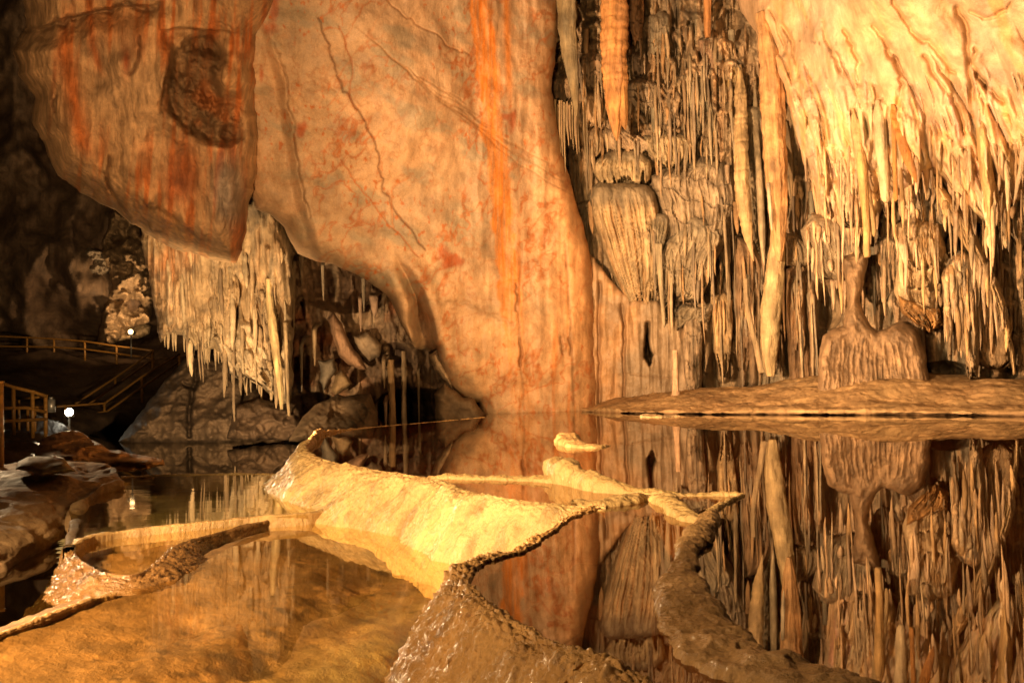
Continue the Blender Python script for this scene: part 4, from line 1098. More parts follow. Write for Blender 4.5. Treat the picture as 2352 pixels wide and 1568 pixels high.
ms('smooth peach pillar of dripstone hanging in front of the diagonal limb', [(1725, 430), (1784, 430), (1802, 560), (1802, 640), (1812, 720), (1803, 800), (1797, 900), (1777, 924), (1765, 840), (1758, 720), (1740, 650), (1732, 560)], 4.4, (.64, .44, .21), (.6, .38, .16), nf=3, fold=.08, edge=(22, .8), jag=0, lump=.16)
ms('squat pedestal stalagmite with a narrow neck and broad rounded shoulders on the bank', [(1226, 950), (1334, 945), (1316, 1050), (1302, 1115), (1308, 1170), (1338, 1214), (1366, 1236), (1396, 1228), (1424, 1210), (1462, 1196), (1510, 1226), (1536, 1290), (1552, 1360), (1560, 1480), (1136, 1480), (1142, 1390), (1148, 1310), (1162, 1254), (1196, 1226), (1238, 1212), (1252, 1150), (1246, 1070)], 0, (.36, .24, .135), (.26, .17, .095), depth=22.6, name='stalagmite', cat='stalagmite', nf=30, fold=.10, rag=5, edge=(22, .6), jag=0, lump=.25, capy=800, slope=-.003)
ms(None, [(1420, 1290), (1440, 1200), (1480, 1150), (1540, 1180), (1545, 1300), (1538, 1440), (1430, 1440)], 2.0, (.40, .26, .145), (.3, .2, .12), parent=o_flow, nf=6, fold=.12, edge=(16, .5), jag=0)
for i in range(16):
    x = 1272 + i * 3.6 + rnd.uniform(-2, 2); y = rnd.uniform(240, 262); L = rnd.uniform(60, 150)
    stal('stalactite', [(x, y - 14, 5), (x + 1, y + L * .5, 4), (x + 4, y + L, 1.5)], 26.2 - rnd.uniform(0, .3), M_FLOW, rnd.choice([TAN, (.5, .38, .22), GREYG]), parent=o_flow, seed=500 + i, ns=10)
r = random.Random(77)
for i in range(60):
    x = r.uniform(1325, 2340); y = r.uniform(20, 640) if x < 1700 else r.uniform(430, 660)
    L = r.uniform(30, 120); w = r.uniform(5, 14)
    d = float(backd(np.array(x), 0)) - r.uniform(.5, 1.0)
    stal('stalactite', [(x, y - 40, w * 1.2), (x + 1, y, w), (x + 3, y + L * .6, w * .7), (x + 4, y + L, 1.5)], d, M_FLOW, r.choice([TAN, CREAM, GREYB, GREYG, (0.5, 0.31, 0.15)]), parent=o_flow, seed=200 + i, ns=12)


# ---- boulders and blades in the recess
def boulder(label, poly, d, col, seed, edge=(40, 1.0), amp=.25, cracks=(), cat='boulder', name='boulder', slope=0.0, mat=None):
    p = Panel(poly, lambda x, y: d + (y - 900) * slope + 0 * x, res=2.4, rag=5, edge=edge, seed=seed)
    p.h = amp * (fbm(p.W * .8, 5) + .6 * ridged(p.W * 1.1 + seed, 3) - .6) + .05 * fbm(p.W * 4, 3)
    p.col = mix(col, tuple(.6 * v for v in col), .45 + .8 * fbm(p.W * 1.1 + seed, 4))
    for pts in cracks:
        p.groove(pts, 5, .5, (0.06, 0.04, 0.025), .9, jit=5)
    o = p.build(name, mat or M_MUD)
    tag(o, label, cat)
    return o


boulder('sloping grey brown rock face split by one black crack, beside the stairs', [(270, 1015), (300, 975), (340, 925), (385, 870), (425, 820), (470, 790), (530, 830), (600, 880), (640, 930), (660, 1020), (460, 1030)], 28.5, (0.155, 0.105, 0.065), 3,
        edge=(50, 1.6), amp=.5, cracks=[[(455, 790), (446, 884), (433, 945), (436, 1000)], [(446, 890), (420, 880)]], slope=-.012, name='cracked_rock', cat='rock')
boulder('dark jumble of shattered rock where the double pipe meets the pool', [(520, 1010), (540, 935), (590, 915), (640, 930), (690, 925), (700, 1012)], 27.0, (0.14, 0.09, 0.055), 31, amp=.6, edge=(24, .8), slope=-.01)
boulder('wide flat faced boulder at the water behind the pale rim', [(662, 1015), (690, 965), (720, 930), (775, 908), (850, 902), (866, 940), (874, 1010)], 25.4, (0.18, 0.12, 0.07), 5, amp=.5, edge=(26, .7), slope=-.01)
boulder('dark boulder wedged under the toe of the pale slab', [(1003, 985), (1000, 905), (1020, 878), (1058, 908), (1090, 918), (1112, 950), (1120, 985)], 24.6, (0.16, 0.11, 0.065), 6, edge=(24, .8))
boulder('pointed blade of pinkish stone leaning in the hollow', [(752, 735), (764, 718), (786, 742), (800, 780), (826, 820), (842, 850), (826, 850), (800, 838), (780, 820), (764, 770)], 28.6, (0.50, 0.29, 0.17), 7, edge=(12, .5), amp=.1, cat='rock', name='rock_splinter', mat=M_FLOW)
boulder('grey triangular block hanging point down in the hollow', [(732, 828), (768, 822), (772, 850), (758, 880), (746, 900), (738, 870)], 28.4, (0.27, 0.22, 0.16), 8, edge=(12, .4), amp=.1, name='rock_block', cat='rock block')
boulder('tan three sided block lying below the pink blade', [(758, 896), (776, 856), (786, 848), (812, 880), (800, 896), (770, 906)], 28.2, (0.48, 0.32, 0.17), 9, edge=(14, .5), amp=.08, name='rock_block', cat='rock block')
boulder('pale face of rock under the white drips in the hollow', [(808, 770), (850, 764), (878, 790), (872, 820), (850, 834), (826, 815)], 29.0, (0.45, 0.33, 0.22), 10, edge=(16, .5), amp=.15, name='rock_block', cat='rock block')
boulder('white lumps of flowstone sticking out at the slab edge above the dark boulder', [(985, 815), (1004, 800), (1020, 830), (1036, 868), (1040, 890), (1020, 870), (1000, 850)], 25.6, (0.52, 0.38, 0.24), 11, edge=(12, .4), amp=.2, name='flowstone_lump', cat='flowstone lump', mat=M_FLOW)
st('ochre column in the dark gap under the slab', [(898, 826, 15), (899, 870, 15), (901, 920, 14), (902, 985, 18)], 27.6, (0.42, 0.25, 0.11), name='column', cat='column', group=None)
st('thinner white column beside the ochre one in the dark gap', [(926, 806, 9), (928, 860, 11), (928, 920, 11), (929, 985, 14)], 27.7, (0.5, 0.36, 0.22), name='column', cat='column', group=None)
r = random.Random(9)
for i, (x, y0, y1, w) in enumerate([(833, 640, 716, 10), (826, 690, 762, 9), (858, 690, 730, 20), (880, 834, 892, 9), (690, 560, 660, 14), (672, 600, 760, 10), (640, 470, 560, 10), (740, 610, 690, 8), (960, 850, 980, 6), (884, 930, 990, 8), (720, 760, 840, 12), (690, 790, 900, 9)]):
    stal('stalactite', [(x, y0 - 20, w * 1.2), (x + 1, y0, w), (x + 2, (y0 + y1) / 2, w * .8), (x + 3, y1, 2)], 28.8, M_FLOW, r.choice([TAN, (.36, .25, .15), PINK, GREYB]), parent=o_rec, seed=400 + i, ns=12, embed=.8)


def K(pts):
    return [(306 + a * .3472, 442 + b * .3472) for a, b in pts]


KC1, KC2 = (.52, .37, .21), (.3, .21, .125)
for i, (pts, d, c1, c2, kw) in enumerate((
        ([(500, 600), (560, 470), (640, 450), (690, 560), (710, 640), (690, 760), (640, 830), (600, 900), (560, 960), (530, 900), (500, 760)], 26.4, KC1, KC2, dict(nf=11, fold=.2, capy=640, capcol=(.3, .23, .14))),
        ([(90, 330), (200, 330), (330, 520), (340, 700), (300, 880), (240, 940), (180, 900), (150, 780), (110, 560)], 26.5, (.55, .36, .19), (.45, .3, .17), dict(nf=4, fold=.1, lump=.35)),
        ([(530, 960), (620, 900), (720, 880), (820, 900), (880, 1000), (930, 1180), (920, 1330), (860, 1290), (760, 1230), (650, 1200), (590, 1110)], 26.75, (.66, .52, .34), (.5, .37, .22), dict(nf=7, fold=.14, lump=.5, tiers=3)),
        ([(780, 560), (860, 480), (930, 600), (960, 760), (990, 960), (940, 1000), (880, 900), (820, 760)], 26.6, (.52, .38, .22), KC2, dict(nf=9, fold=.2, jag=.4)),
        ([(330, 360), (480, 430), (500, 560), (480, 700), (420, 760), (350, 700), (320, 540)], 26.6, (.45, .31, .18), KC2, dict(nf=8, fold=.22, jag=.4)),
        ([(290, 900), (420, 820), (530, 880), (510, 1010), (420, 1040), (330, 960)], 26.75, (.64, .5, .32), (.5, .36, .2), dict(nf=9, fold=.18, lump=.4, jag=.4)))):
    massp('drapery', K(pts), d, M_FLOW, c1, c2, o_curt, seed=60 + i, **dict(dict(edge=(14, .35), jag=.35, rag=6), **kw))
# lit stack of flowstone on the far wall by the hidden lamp
boulder('distant lit pillar of stacked pale flowstone above the small warm lamp', [(230, 560), (262, 480), (320, 520), (345, 600), (352, 690), (345, 740), (300, 752), (262, 790), (222, 800), (232, 720), (258, 660)], 42.0, (0.40, 0.28, 0.16), 14, edge=(22, 1.2), amp=1.2, name='flowstone_pillar', cat='flowstone pillar', mat=M_FLOW)
boulder('distant grey drapery fading into the dark above the upper walkway', [(176, 600), (205, 560), (262, 585), (256, 625), (232, 640), (224, 690), (206, 700), (190, 640)], 42.5, (0.4, 0.33, 0.24), 15, edge=(16, .9), amp=1.0, name='drapery', cat='drapery', mat=M_FLOW)

boulder('knob of rock glaring beside the small warm lamp', [(258, 780), (276, 757), (300, 748), (330, 740), (350, 748), (344, 768), (300, 784)], 41.0, (.45, .34, .2), 16, edge=(14, .8), amp=.4, slope=-.02, mat=M_FLOW)


def dens(name, parent, n, region, L, w, pal, seed, panels):
    """the countless small dripstones that follow the surface and hang off its lower edges."""
    r = random.Random(seed); VV, FF, CC_ = [], [], []; o = 0
    for _ in range(n):
        x0, x1, ya, yb = r.choice(region)
        x = r.uniform(x0, x1); y = r.uniform(ya, yb); l = L[0] + (L[1] - L[0]) * r.random() ** 1.8; ww = w[0] + (w[1] - w[0]) * r.random() ** 1.6
        nr = 20; ns = 9
        u = np.linspace(0, 1, nr); xs = x + l * (.022 * u + r.uniform(-.015, .03) * u) + 1.2 * np.sin(u * 5 + x); ys = y + l * u
        wd = ww * np.interp(u, [0, .12, .5, .85, 1], [.3, .85, 1, .6, .12])
        d = np.empty(nr)
        for k in range(nr):
            best = 1e9
            for p in panels:
                b = int(round((xs[k] - p.x0) / p.res)); a = int(round((ys[k] - p.y0) / p.res))
                if 0 <= a < p.ins.shape[0] and 0 <= b < p.ins.shape[1] and p.ins[a, b]:
                    best = min(best, p.D0[a, b] + p.round[a, b] - p.h[a, b])
            d[k] = best
        if d[0] > 1e8: continue
        d = np.minimum.accumulate(np.minimum(d, 60)) - .1 * wd * d[0] / FPX
        ker = np.array([1, 2, 3, 2, 1]) / 9.0; d = np.convolve(np.pad(d, 2, mode='edge'), ker, 'valid')
        c = P(xs, ys, d); rad = wd * .5 * d / FPX * (1 + .25 * fbm(np.c_[u * 6, u * 0 + x, u * 0 + y], 2))
        th = np.linspace(0, 2 * math.pi, ns, endpoint=False)
        G = c[:, None] + np.stack([np.cos(th)[None] * rad[:, None], np.sin(th)[None] * rad[:, None], np.zeros((nr, ns))], -1)
        VV.append(G.reshape(-1, 3)); FF.append(gridfaces(nr, ns, True) + o); o += nr * ns
        cj = r.uniform(.75, 1.2)
        CC_.append(np.array(r.choice(pal)) * cj * np.repeat(np.interp(u, [0, 1], [.85, 1.1]), ns)[:, None])
    ob = mk(name, np.vstack(VV), np.vstack(FF), M_FLOW, np.clip(np.vstack(CC_), 0, .9), parent)
    ob['kind'] = 'stuff'


CWP = [p_flow] + [p for p in MASSES if not (p.X.min() > 1850 and p.X.min() < 1900 and p.Y.max() > 880)]
PALW = [TAN, (.5, .38, .23), GREYB, (.42, .34, .22), (.52, .33, .16)]
PALR = [CREAM, YEL, (.6, .46, .28), (.58, .38, .18), TAN]
dens('stalactite_cluster', o_flow, 210, [(1325, 1690, 60, 350), (1325, 1690, 60, 350), (1500, 1690, 440, 640), (1650, 1880, 560, 760)], (40, 200), (4, 10), PALW, 71, CWP)
dens('stalactite_cluster', o_apr, 270, [(1800, 2352, 330, 540), (1850, 2352, 430, 600), (2150, 2380, 560, 740)], (30, 150), (4, 14), PALR, 72, CWP + [p_apr])
dens('stalactite_cluster', o_curt, 64, [(345, 665, 560, 800), (400, 660, 700, 850)], (25, 150), (4, 15), [KC1, (.6, .46, .28), TAN, KC2], 73, [p_curt] + MASSES)
ZA, ZB, ZC, ZE, ZD, ZF = 0.0, -0.47, -0.36, -0.42, -0.70, -0.62
W_DAM, W_SPEC = (0.60, 0.40, 0.17), (0.52, 0.33, 0.13)


def sheet(name, pts, z, mat, kind='structure', label=None, cat=None):
    V = Pz(np.array([p[0] for p in pts], float), np.array([p[1] for p in pts], float), z) if not isinstance(pts, np.ndarray) else np.c_[pts, np.full(len(pts), z)]
    V = np.asarray(V, float)
    a = V[:, :2]; s = np.sum(a[:, 0] * np.roll(a[:, 1], -1) - np.roll(a[:, 0], -1) * a[:, 1])
    idx = list(range(len(V))) if s > 0 else list(range(len(V)))[::-1]
    o = mk(name, V, [tuple(idx)], mat, np.tile([[.2, .14, .07]], (len(V), 1)), smooth=False)
    tag(o, label, cat, kind=kind)
    return o


def wl(pts, z):
    p = np.array(pts, float)
    return Pz(p[:, 0], p[:, 1], z)


MW_A = water_mat('still_water', (0.50, 0.32, 0.16), 5.6, 0.006, 1.2, fmin=0.03)
MW_B = water_mat('shallow_water', (0.94, 0.86, 0.64), 5.5, 0.02, 2.5, fmin=0.02)
MW_C = water_mat('green_pool_water', (0.85, 0.78, 0.52), 4.6, 0.05, 2.0, fmin=0.06, rough=0.03, stretch=(.6, 2, 1))
MW_D = water_mat('dark_pool_water', (0.40, 0.36, 0.20), 4.4, 0.02, 1.0, fmin=0.04, rough=0.015)

# ---- water sheets
crestA = [(742, 998), (706, 1034), (716, 1052), (748, 1064), (800, 1076), (870, 1087), (1000, 1106), (1040, 1122), (1100, 1142), (1250, 1162), (1340, 1168), (1392, 1168), (1290, 1197), (1210, 1256),
          (1140, 1282), (1095, 1294), (1064, 1332), (1085, 1372), (1170, 1440), (1290, 1500), (1400, 1545), (1520, 1610), (1640, 1690)]
sheet('water', crestA + [(1900, 1900), (3600, 1900), (3200, 1200), (2900, 930), (2352, 925), (1700, 925), (1330, 925), (1130, 940), (1112, 958), (864, 980)], ZA, MW_A)
sheet('water', [(-60, 1484), (0, 1456), (60, 1434), (130, 1406), (210, 1376), (330, 1346), (450, 1301), (560, 1238), (640, 1205), (690, 1187), (720, 1180), (900, 1225), (1140, 1268), (1250, 1330), (1150, 1500), (1150, 1900), (900, 2600), (-700, 2600), (-500, 1700)], ZB, MW_B)
sheet('water', [(283, 1096), (430, 1090), (560, 1088), (692, 1089), (720, 1120), (720, 1175), (690, 1184), (560, 1190), (440, 1203), (330, 1214), (250, 1224), (190, 1238), (158, 1252), (166, 1200), (150, 1150)], ZC, MW_C)
sheet('water', [(690, 1185), (560, 1192), (440, 1205), (330, 1216), (250, 1226), (185, 1242), (162, 1262), (175, 1286), (215, 1312), (270, 1328), (330, 1320), (365, 1295), (400, 1262), (450, 1242), (560, 1213)], ZE, MW_B)
sheet('water', [(-300, 1100), (200, 1100), (300, 1100), (720, 1100), (745, 1040), (770, 985), (1150, 985), (1150, 960), (-300, 985)], ZD, MW_D)
sheet('water', [(-500, 1800), (-500, 1290), (0, 1285), (150, 1210), (175, 1212), (185, 1245), (230, 1300), (270, 1372), (130, 1412), (0, 1470), (-200, 1570)], ZF, MW_D)


# ---- beds
def bed(name, pts, fn, cfn, res=0.05, mat=M_BED):
    w = wl(pts, fn(0))[:, :2]
    poly = [tuple(p) for p in w]
    x0, y0 = w.min(0); x1, y1 = w.max(0)
    X, Y = np.meshgrid(np.arange(x0, x1 + res, res), np.arange(y0, y1 + res, res))
    ins = inside(X, Y, poly)
    Z = fn(np.stack([X, Y, 0 * X], -1))
    V = np.stack([X, Y, Z], -1)
    keep = ins[:-1, :-1] | ins[1:, :-1] | ins[:-1, 1:] | ins[1:, 1:]
    F = gridfaces(*X.shape)[keep.ravel()][:, ::-1]
    c = cfn(V).reshape(-1, 3); V = V.reshape(-1, 3)
    used = np.zeros(len(V), bool); used[F.ravel()] = True
    idx = np.cumsum(used) - 1
    o = mk(name, V[used], idx[F], mat, c[used])
    tag(o, kind='structure')
    return o


rimB = wl([(-60, 1484), (0, 1456), (60, 1434), (130, 1406), (210, 1376), (330, 1346), (450, 1301), (560, 1238), (640, 1205), (690, 1187)], ZB)


def bedB(q):
    if np.isscalar(q): return ZB - 0.1
    d, t = seg_dist(q[..., 0], q[..., 1], rimB[:, :2])
    n = fbm(q * 0.9, 4); m = fbm(q * 5, 4)
    z = ZB - 0.03 - 0.10 * sstep(0, .9, d + .3 * n) - 0.14 * sstep(.9, 1.5, d + .35 * n) - 0.16 * sstep(1.9, 2.6, d + .4 * n)
    return z + 0.035 * n + (0.01 + 0.02 * sstep(.4, 1.0, d)) * m * .7


def colB(V):
    d, t = seg_dist(V[..., 0], V[..., 1], rimB[:, :2])
    n = fbm(V * 1.0, 4); m = fbm(V * 6, 4)
    c = mix((0.25, 0.135, 0.052), (0.21, 0.15, 0.055), sstep(.9, 2.0, d + .5 * n))
    c = c * (1 + .35 * m[..., None])
    k = sstep(.25, .6, fbm(V * 3.1 + 30, 4)) * sstep(.5, 1.2, d)
    k2 = sstep(.1, .45, fbm(V * 11 + 3, 3)) * sstep(.5, .8, d + .2 * n) * (1 - sstep(1.1, 1.6, d + .3 * n)) * sstep(-.4, .2, m)
    return np.clip(c * (1 - .6 * k[..., None]) * (1 - .65 * k2[..., None]), .01, .9)


bed('pool_bed', [(-60, 1490), (0, 1458), (60, 1436), (130, 1408), (210, 1378), (330, 1348), (450, 1303), (560, 1240), (640, 1207), (690, 1187), (720, 1180), (900, 1225), (1140, 1268), (1250, 1330), (1150, 1500), (1150, 1900), (900, 2300), (-500, 2300), (-400, 1700)], bedB, colB, 0.03)
bed('pool_bed', crestA[:13] + [(1290, 1210), (1140, 1292), (1075, 1340), (1110, 1395), (1290, 1510), (1500, 1615), (1900, 1900), (3600, 1900), (2900, 930), (1330, 930), (1130, 945), (864, 985)],
    lambda q: -0.3 if np.isscalar(q) else -0.38 - .1 * fbm(q * .6, 3), lambda V: mix((0.30, 0.15, 0.055), (0.2, 0.10, 0.04), .5 + fbm(V, 3)), 0.12)
bed('pool_bed', [(260, 1092), (692, 1090), (725, 1115), (730, 1180), (560, 1192), (330, 1216), (150, 1256), (150, 1150)],
    lambda q: ZC - .1 if np.isscalar(q) else ZC - .22 - .06 * fbm(q * 1.2, 3), lambda V: mix((0.50, 0.42, 0.21), (0.36, 0.30, 0.15), .5 + fbm(V * .8, 3)), 0.07)
bed('pool_bed', [(690, 1185), (440, 1203), (250, 1224), (160, 1258), (175, 1290), (260, 1332), (335, 1325), (400, 1266), (560, 1216)],
    lambda q: ZE - .05 if np.isscalar(q) else ZE - .12 - .04 * fbm(q * 2, 3), lambda V: mix((0.46, 0.25, 0.09), (0.36, 0.2, 0.07), .5 + fbm(V * 2, 3)), 0.05)
fl = np.array([(-40, -6), (40, -6), (40, 60), (-40, 60)], float)
o = sheet('cave_floor', fl, -1.9, M_MUD); o.data.color_attributes['Col'].data.foreach_set('color', [.1, .07, .045, 1] * 4)


# ---- rimstone
def dam(label, path, z, side, ws, zf, h=0.03, lip=0.05, nu=500, nv=110, scal=0.03, bump=0.012, col=W_DAM, col2=W_SPEC, seed=0, bf=16, mat=None):
    p = spline(wl(path, z)[:, :2], nu)
    k = np.linspace(0, 1, nu); ks = np.linspace(0, 1, len(ws))
    w = np.interp(k, ks, ws); zfo = np.interp(k, np.linspace(0, 1, len(zf)), zf)
    hh = np.interp(k, np.linspace(0, 1, len(h)), h) if hasattr(h, '__len__') else np.full(nu, h)
    t = np.gradient(p, axis=0)
    for _ in range(12): t = (np.roll(t, 1, 0) + t + np.roll(t, -1, 0)) / 3 if False else np.vstack([t[:1], (t[:-2] + t[1:-1] + t[2:]) / 3, t[-1:]])
    t /= np.linalg.norm(t, axis=1)[:, None] + 1e-9
    n = np.stack([-t[:, 1], t[:, 0]], 1) * side
    q = np.c_[p * 6, np.full(nu, seed * 3.3)]
    p = p + n * (scal * fbm(q, 3) + scal * .5 * np.abs(fbm(q * 2.5, 2)))[:, None]
    pr = [(-lip * 1.1, 0 * hh, z - .32 + 0 * hh), (-lip, 0 * w, z - .015 + 0 * hh), (-lip * .4, 0 * w, z + .7 * hh), (0.015, 0 * w, z + hh), (0.02, w * .18, z + .6 * hh - .06 * (z - zfo)), (0, w * .5, z - .38 * (z - zfo)), (0, w * .86, zfo + .12 * (z - zfo)), (0, w, zfo - .03), (0, w * 1.02, zfo - .3)]
    lines = np.stack([np.c_[p + n * (a + b)[:, None], c] for a, b, c in pr])
    u = np.linspace(0, len(pr) - 1 - 1e-9, nv); i = np.floor(u).astype(int); f = (u - i)[:, None, None]
    qq = np.concatenate([2 * lines[:1] - lines[1:2], lines, 2 * lines[-1:] - lines[-2:-1]])
    a, b, c, d = qq[i], qq[i + 1], qq[i + 2], qq[i + 3]
    G = 0.5 * ((2 * b) + (-a + c) * f + (2 * a - 5 * b + 4 * c - d) * f ** 2 + (-a + 3 * b - 3 * c + d) * f ** 3)
    N = normals(G)
    if (N[nv // 2, :, 2].mean()) < 0: N = -N
    on = sstep(2.2, 3.2, u)[:, None]
    ds = 0.05 * fbm(G * 1.7 + seed, 3) * on + bump * (2.2 * np.abs(fbm(G * bf + seed, 3)) + .5 * fbm(G * 7 + seed, 2) - .6) * (.35 + .65 * on) * np.clip(w * 5, .25, 1)[None]
    G = G + N * ds[..., None]
    V = G.reshape(-1, 3)
    nz = fbm(V * 2.2 + seed, 4); n2 = fbm(V * A3(5, 5, 1.2) + seed, 3)
    cc = mix(col, col2, .35 + .7 * nz)
    cc = cc * (1 - .35 * sstep(.2, .7, n2))[:, None]
    F = gridfaces(nv, nu)
    # face outwards
    a0 = V[F[len(F) // 2]]
    nn = np.cross(a0[1] - a0[0], a0[2] - a0[0])
    if np.dot(nn, N.reshape(-1, 3)[F[len(F) // 2][0]]) < 0: F = F[:, ::-1]
    o = mk('rimstone_dam', V, F, mat or M_WET, cc)
    tag(o, label, 'rimstone dam', 'rimstone dams')
    return o


def ridge(label, path, z, w, h, zb=None, nu=260, nv=40, scal=.03, bump=.012, col=W_DAM, col2=W_SPEC, seed=0, name='rimstone_ridge', cat='rimstone ridge', mat=None, group='rimstone dams', shift=None):
    zb = z - .4 if zb is None else zb
    p = spline(wl(path, z)[:, :2], nu)
    k = np.linspace(0, 1, nu)
    W = np.interp(k, np.linspace(0, 1, len(w)), w); H = np.interp(k, np.linspace(0, 1, len(h)), h)
    t = np.gradient(p, axis=0)
    for _ in range(8): t = np.vstack([t[:1], (t[:-2] + t[1:-1] + t[2:]) / 3, t[-1:]])
    t /= np.linalg.norm(t, axis=1)[:, None] + 1e-9
    n = np.stack([-t[:, 1], t[:, 0]], 1)
    q = np.c_[p * 5, np.full(nu, seed * 3.3)]
    a = np.linspace(0, math.pi, nv)[:, None]
    s1 = 1 + .38 * fbm(q * .7, 4); s2 = 1 + .38 * fbm(q * .7 + 40, 4)
    off = np.cos(a) * W / 2 * np.where(np.cos(a) > 0, s1, s2)
    zz = z - .02 + (H + .02) * np.sin(a) ** .5 * (1 + .3 * fbm(q + 90, 3))
    G = np.concatenate([(p + n * off[..., None][i])[None] for i in range(nv)]) if False else p[None] + n[None] * off[..., None]
    G = np.concatenate([G, zz[..., None]], -1)
    lo = G[:1].copy(); lo[..., 2] = zb; hi = G[-1:].copy(); hi[..., 2] = zb
    G = np.concatenate([lo, G, hi])
    N = normals(G); N = np.where(N[..., 2:].mean() < 0, -N, N)
    G = G + N * (bump * (fbm(G * 13 + seed, 3) + .6 * ridged(G * 10, 2)) + .03 * np.minimum(1, W * 4)[None] * fbm(G * 2.6 + seed, 3))[..., None]
    V = G.reshape(-1, 3)
    cc = mix(col, col2, .35 + .7 * fbm(V * 2.2 + seed, 4))
    F = gridfaces(nv + 2, nu)
    a0 = V[F[len(F) // 2]]; nn = np.cross(a0[1] - a0[0], a0[2] - a0[0])
    if nn[2] < 0: F = F[:, ::-1]
    o = mk(name, V, F, mat or M_WET, cc)
    tag(o, label, cat, group)
    return o


dam('long bright wet dam with a tall prow at its far end', crestA[:12], ZA, -1, [.14, .1, .2, .45, .72, .82, .84, .78, .6, .5, .45, .45], [-.6, -.56], h=[.10, .14, .10, .06, .045, .035, .025, .02, .02], nu=1100, nv=150, bump=.010, bf=12, seed=1)
dam('knobbly wet dam curving round the front of the small clear basin', [(1400, 1160), (1340, 1176), (1290, 1197), (1210, 1256), (1140, 1282), (1095, 1294), (1064, 1332), (1085, 1372), (1170, 1440), (1290, 1500), (1400, 1545), (1520, 1610), (1640, 1690)], ZA, 1 * -1, [.1, .2, .22, .2, .24, .34, .42, .46, .5, .55, .6, .6], [-.5, -.62, -.62], h=[.008, .01, .01, .01, .012, .02, .03, .035, .035, .03], nu=800, nv=150, scal=.025, bump=.014, bf=26, seed=2, col=(0.58, 0.33, 0.12), col2=(0.42, 0.22, 0.07))
dam('little brown wet lip glittering with droplets round the half moon basin', [(745, 1176), (700, 1184), (640, 1195), (560, 1213), (450, 1242), (400, 1262), (365, 1295), (330, 1320), (270, 1328), (215, 1312), (175, 1285), (160, 1260)], ZE, 1, [.03, .03, .03, .05, .13, .5, .56, .56, .5, .42, .3, .2], [-.46, -.5, -.56, -.58, -.62, -.75, -.75, -.75], h=.03, lip=.02, nu=420, seed=3, col=(0.22, 0.11, 0.038), col2=(0.15, 0.075, 0.025), bump=.014, bf=18, scal=.01, mat=M_GLINT)
ridge('thin straight rim across the far side of the slot shaped pool', [(985, 1098), (1060, 1099), (1150, 1101), (1250, 1105), (1310, 1110)], ZA, [.10, .14, .14, .16, .2], [.02, .025, .025, .04, .06], seed=4)
ridge('raised lump of pale rimstone tapering into a thin pointed bar', [(1262, 1092), (1300, 1108), (1360, 1122), (1430, 1132), (1520, 1137), (1600, 1138), (1706, 1138)], ZA, [.14, .22, .24, .22, .14, .08, .05], [.17, .19, .17, .11, .06, .03, .02], seed=5)
ridge('cream rim bending between the long dam and the corner of the clear basin', [(1320, 1161), (1390, 1158), (1440, 1150), (1510, 1148), (1545, 1168), (1580, 1192), (1618, 1200)], ZA, [.3, .3, .2, .14, .16, .16], [.03, .04, .05, .06, .06, .05], seed=6)
ridge('hair thin rim closing the little triangular pool', [(1706, 1138), (1680, 1150), (1650, 1165), (1622, 1185)], ZA, [.03, .035, .05, .08], [.012, .015, .02, .03], seed=7, scal=.01)
ridge('lumpy brown rim winding towards the camera between the clear basin and the mirror pool', [(1640, 1178), (1622, 1205), (1602, 1240), (1575, 1275), (1572, 1310), (1562, 1352), (1572, 1400), (1612, 1455), (1690, 1510), (1800, 1560), (1980, 1640), (2200, 1740)], ZA,
      [.05, .13, .15, .17, .10, .14, .19, .24, .28, .30, .32, .34], [.03, .05, .05, .05, .035, .04, .045, .05, .045, .04, .04, .04], seed=8, nu=620, nv=90, bump=.012, scal=.05, col=(0.50, 0.30, 0.13), col2=(0.32, 0.175, 0.065))
ridge('small curved islet of wet cream rimstone alone in the mirror pool', [(1322, 1000), (1304, 1008), (1314, 1022), (1354, 1028), (1400, 1024)], ZA, [.05, .24, .36, .32, .03], [.03, .09, .09, .07, .005], seed=9, nu=150)
ridge('narrow white sliver of rimstone surfacing just off the bank', [(1488, 956), (1510, 957), (1560, 956)], ZA, [.5, .5, .1], [.05, .04, .01], seed=10, nu=100, col=(.6, .46, .28))
ridge('far spill rim of the mirror pool running to the toe of the slab', [(742, 997), (800, 987), (864, 980), (980, 970), (1112, 958)], ZA, [.10, .06, .05, .05, .05], [.06, .012, .006, .006, .006], zb=-.9, seed=11, scal=.01, bump=.004)
ridge('level far rim of the greenish pool', [(278, 1096), (350, 1092), (430, 1090), (560, 1088), (700, 1089)], ZC, [.10, .08, .07, .07, .08], [.012] * 5, zb=-.95, seed=12, scal=.01, bump=.004, col=(.5, .34, .15))
ridge('low rim parting the greenish pool from the half moon basin', [(745, 1172), (706, 1178), (640, 1184), (560, 1190), (440, 1203), (330, 1214), (250, 1224), (190, 1238), (160, 1254)], ZC, [.08, .07, .06, .06, .06, .06, .08, .1], [.012] * 8, zb=-.7, seed=13, scal=.01, bump=.004, col=(.48, .29, .12))
ridge('beaded rim where the shallow brown pool spills into the dark one', [(-200, 1550), (-60, 1484), (0, 1456), (60, 1434), (130, 1406), (210, 1376), (262, 1362)], ZB, [.07, .06, .055, .05, .05, .05, .05], [.010] * 7, zb=-1.5, seed=14, scal=.02, bump=.007, col=(.42, .24, .09), col2=(.3, .16, .06))
ridge('short dark rim under the end of the old bank', [(176, 1196), (167, 1226), (158, 1256)], ZC, [.1, .1, .1], [.012] * 3, zb=-1.5, seed=15, nu=60, scal=.005, bump=.003, mat=M_MUD, col=(.12, .07, .03), col2=(.07, .04, .02))

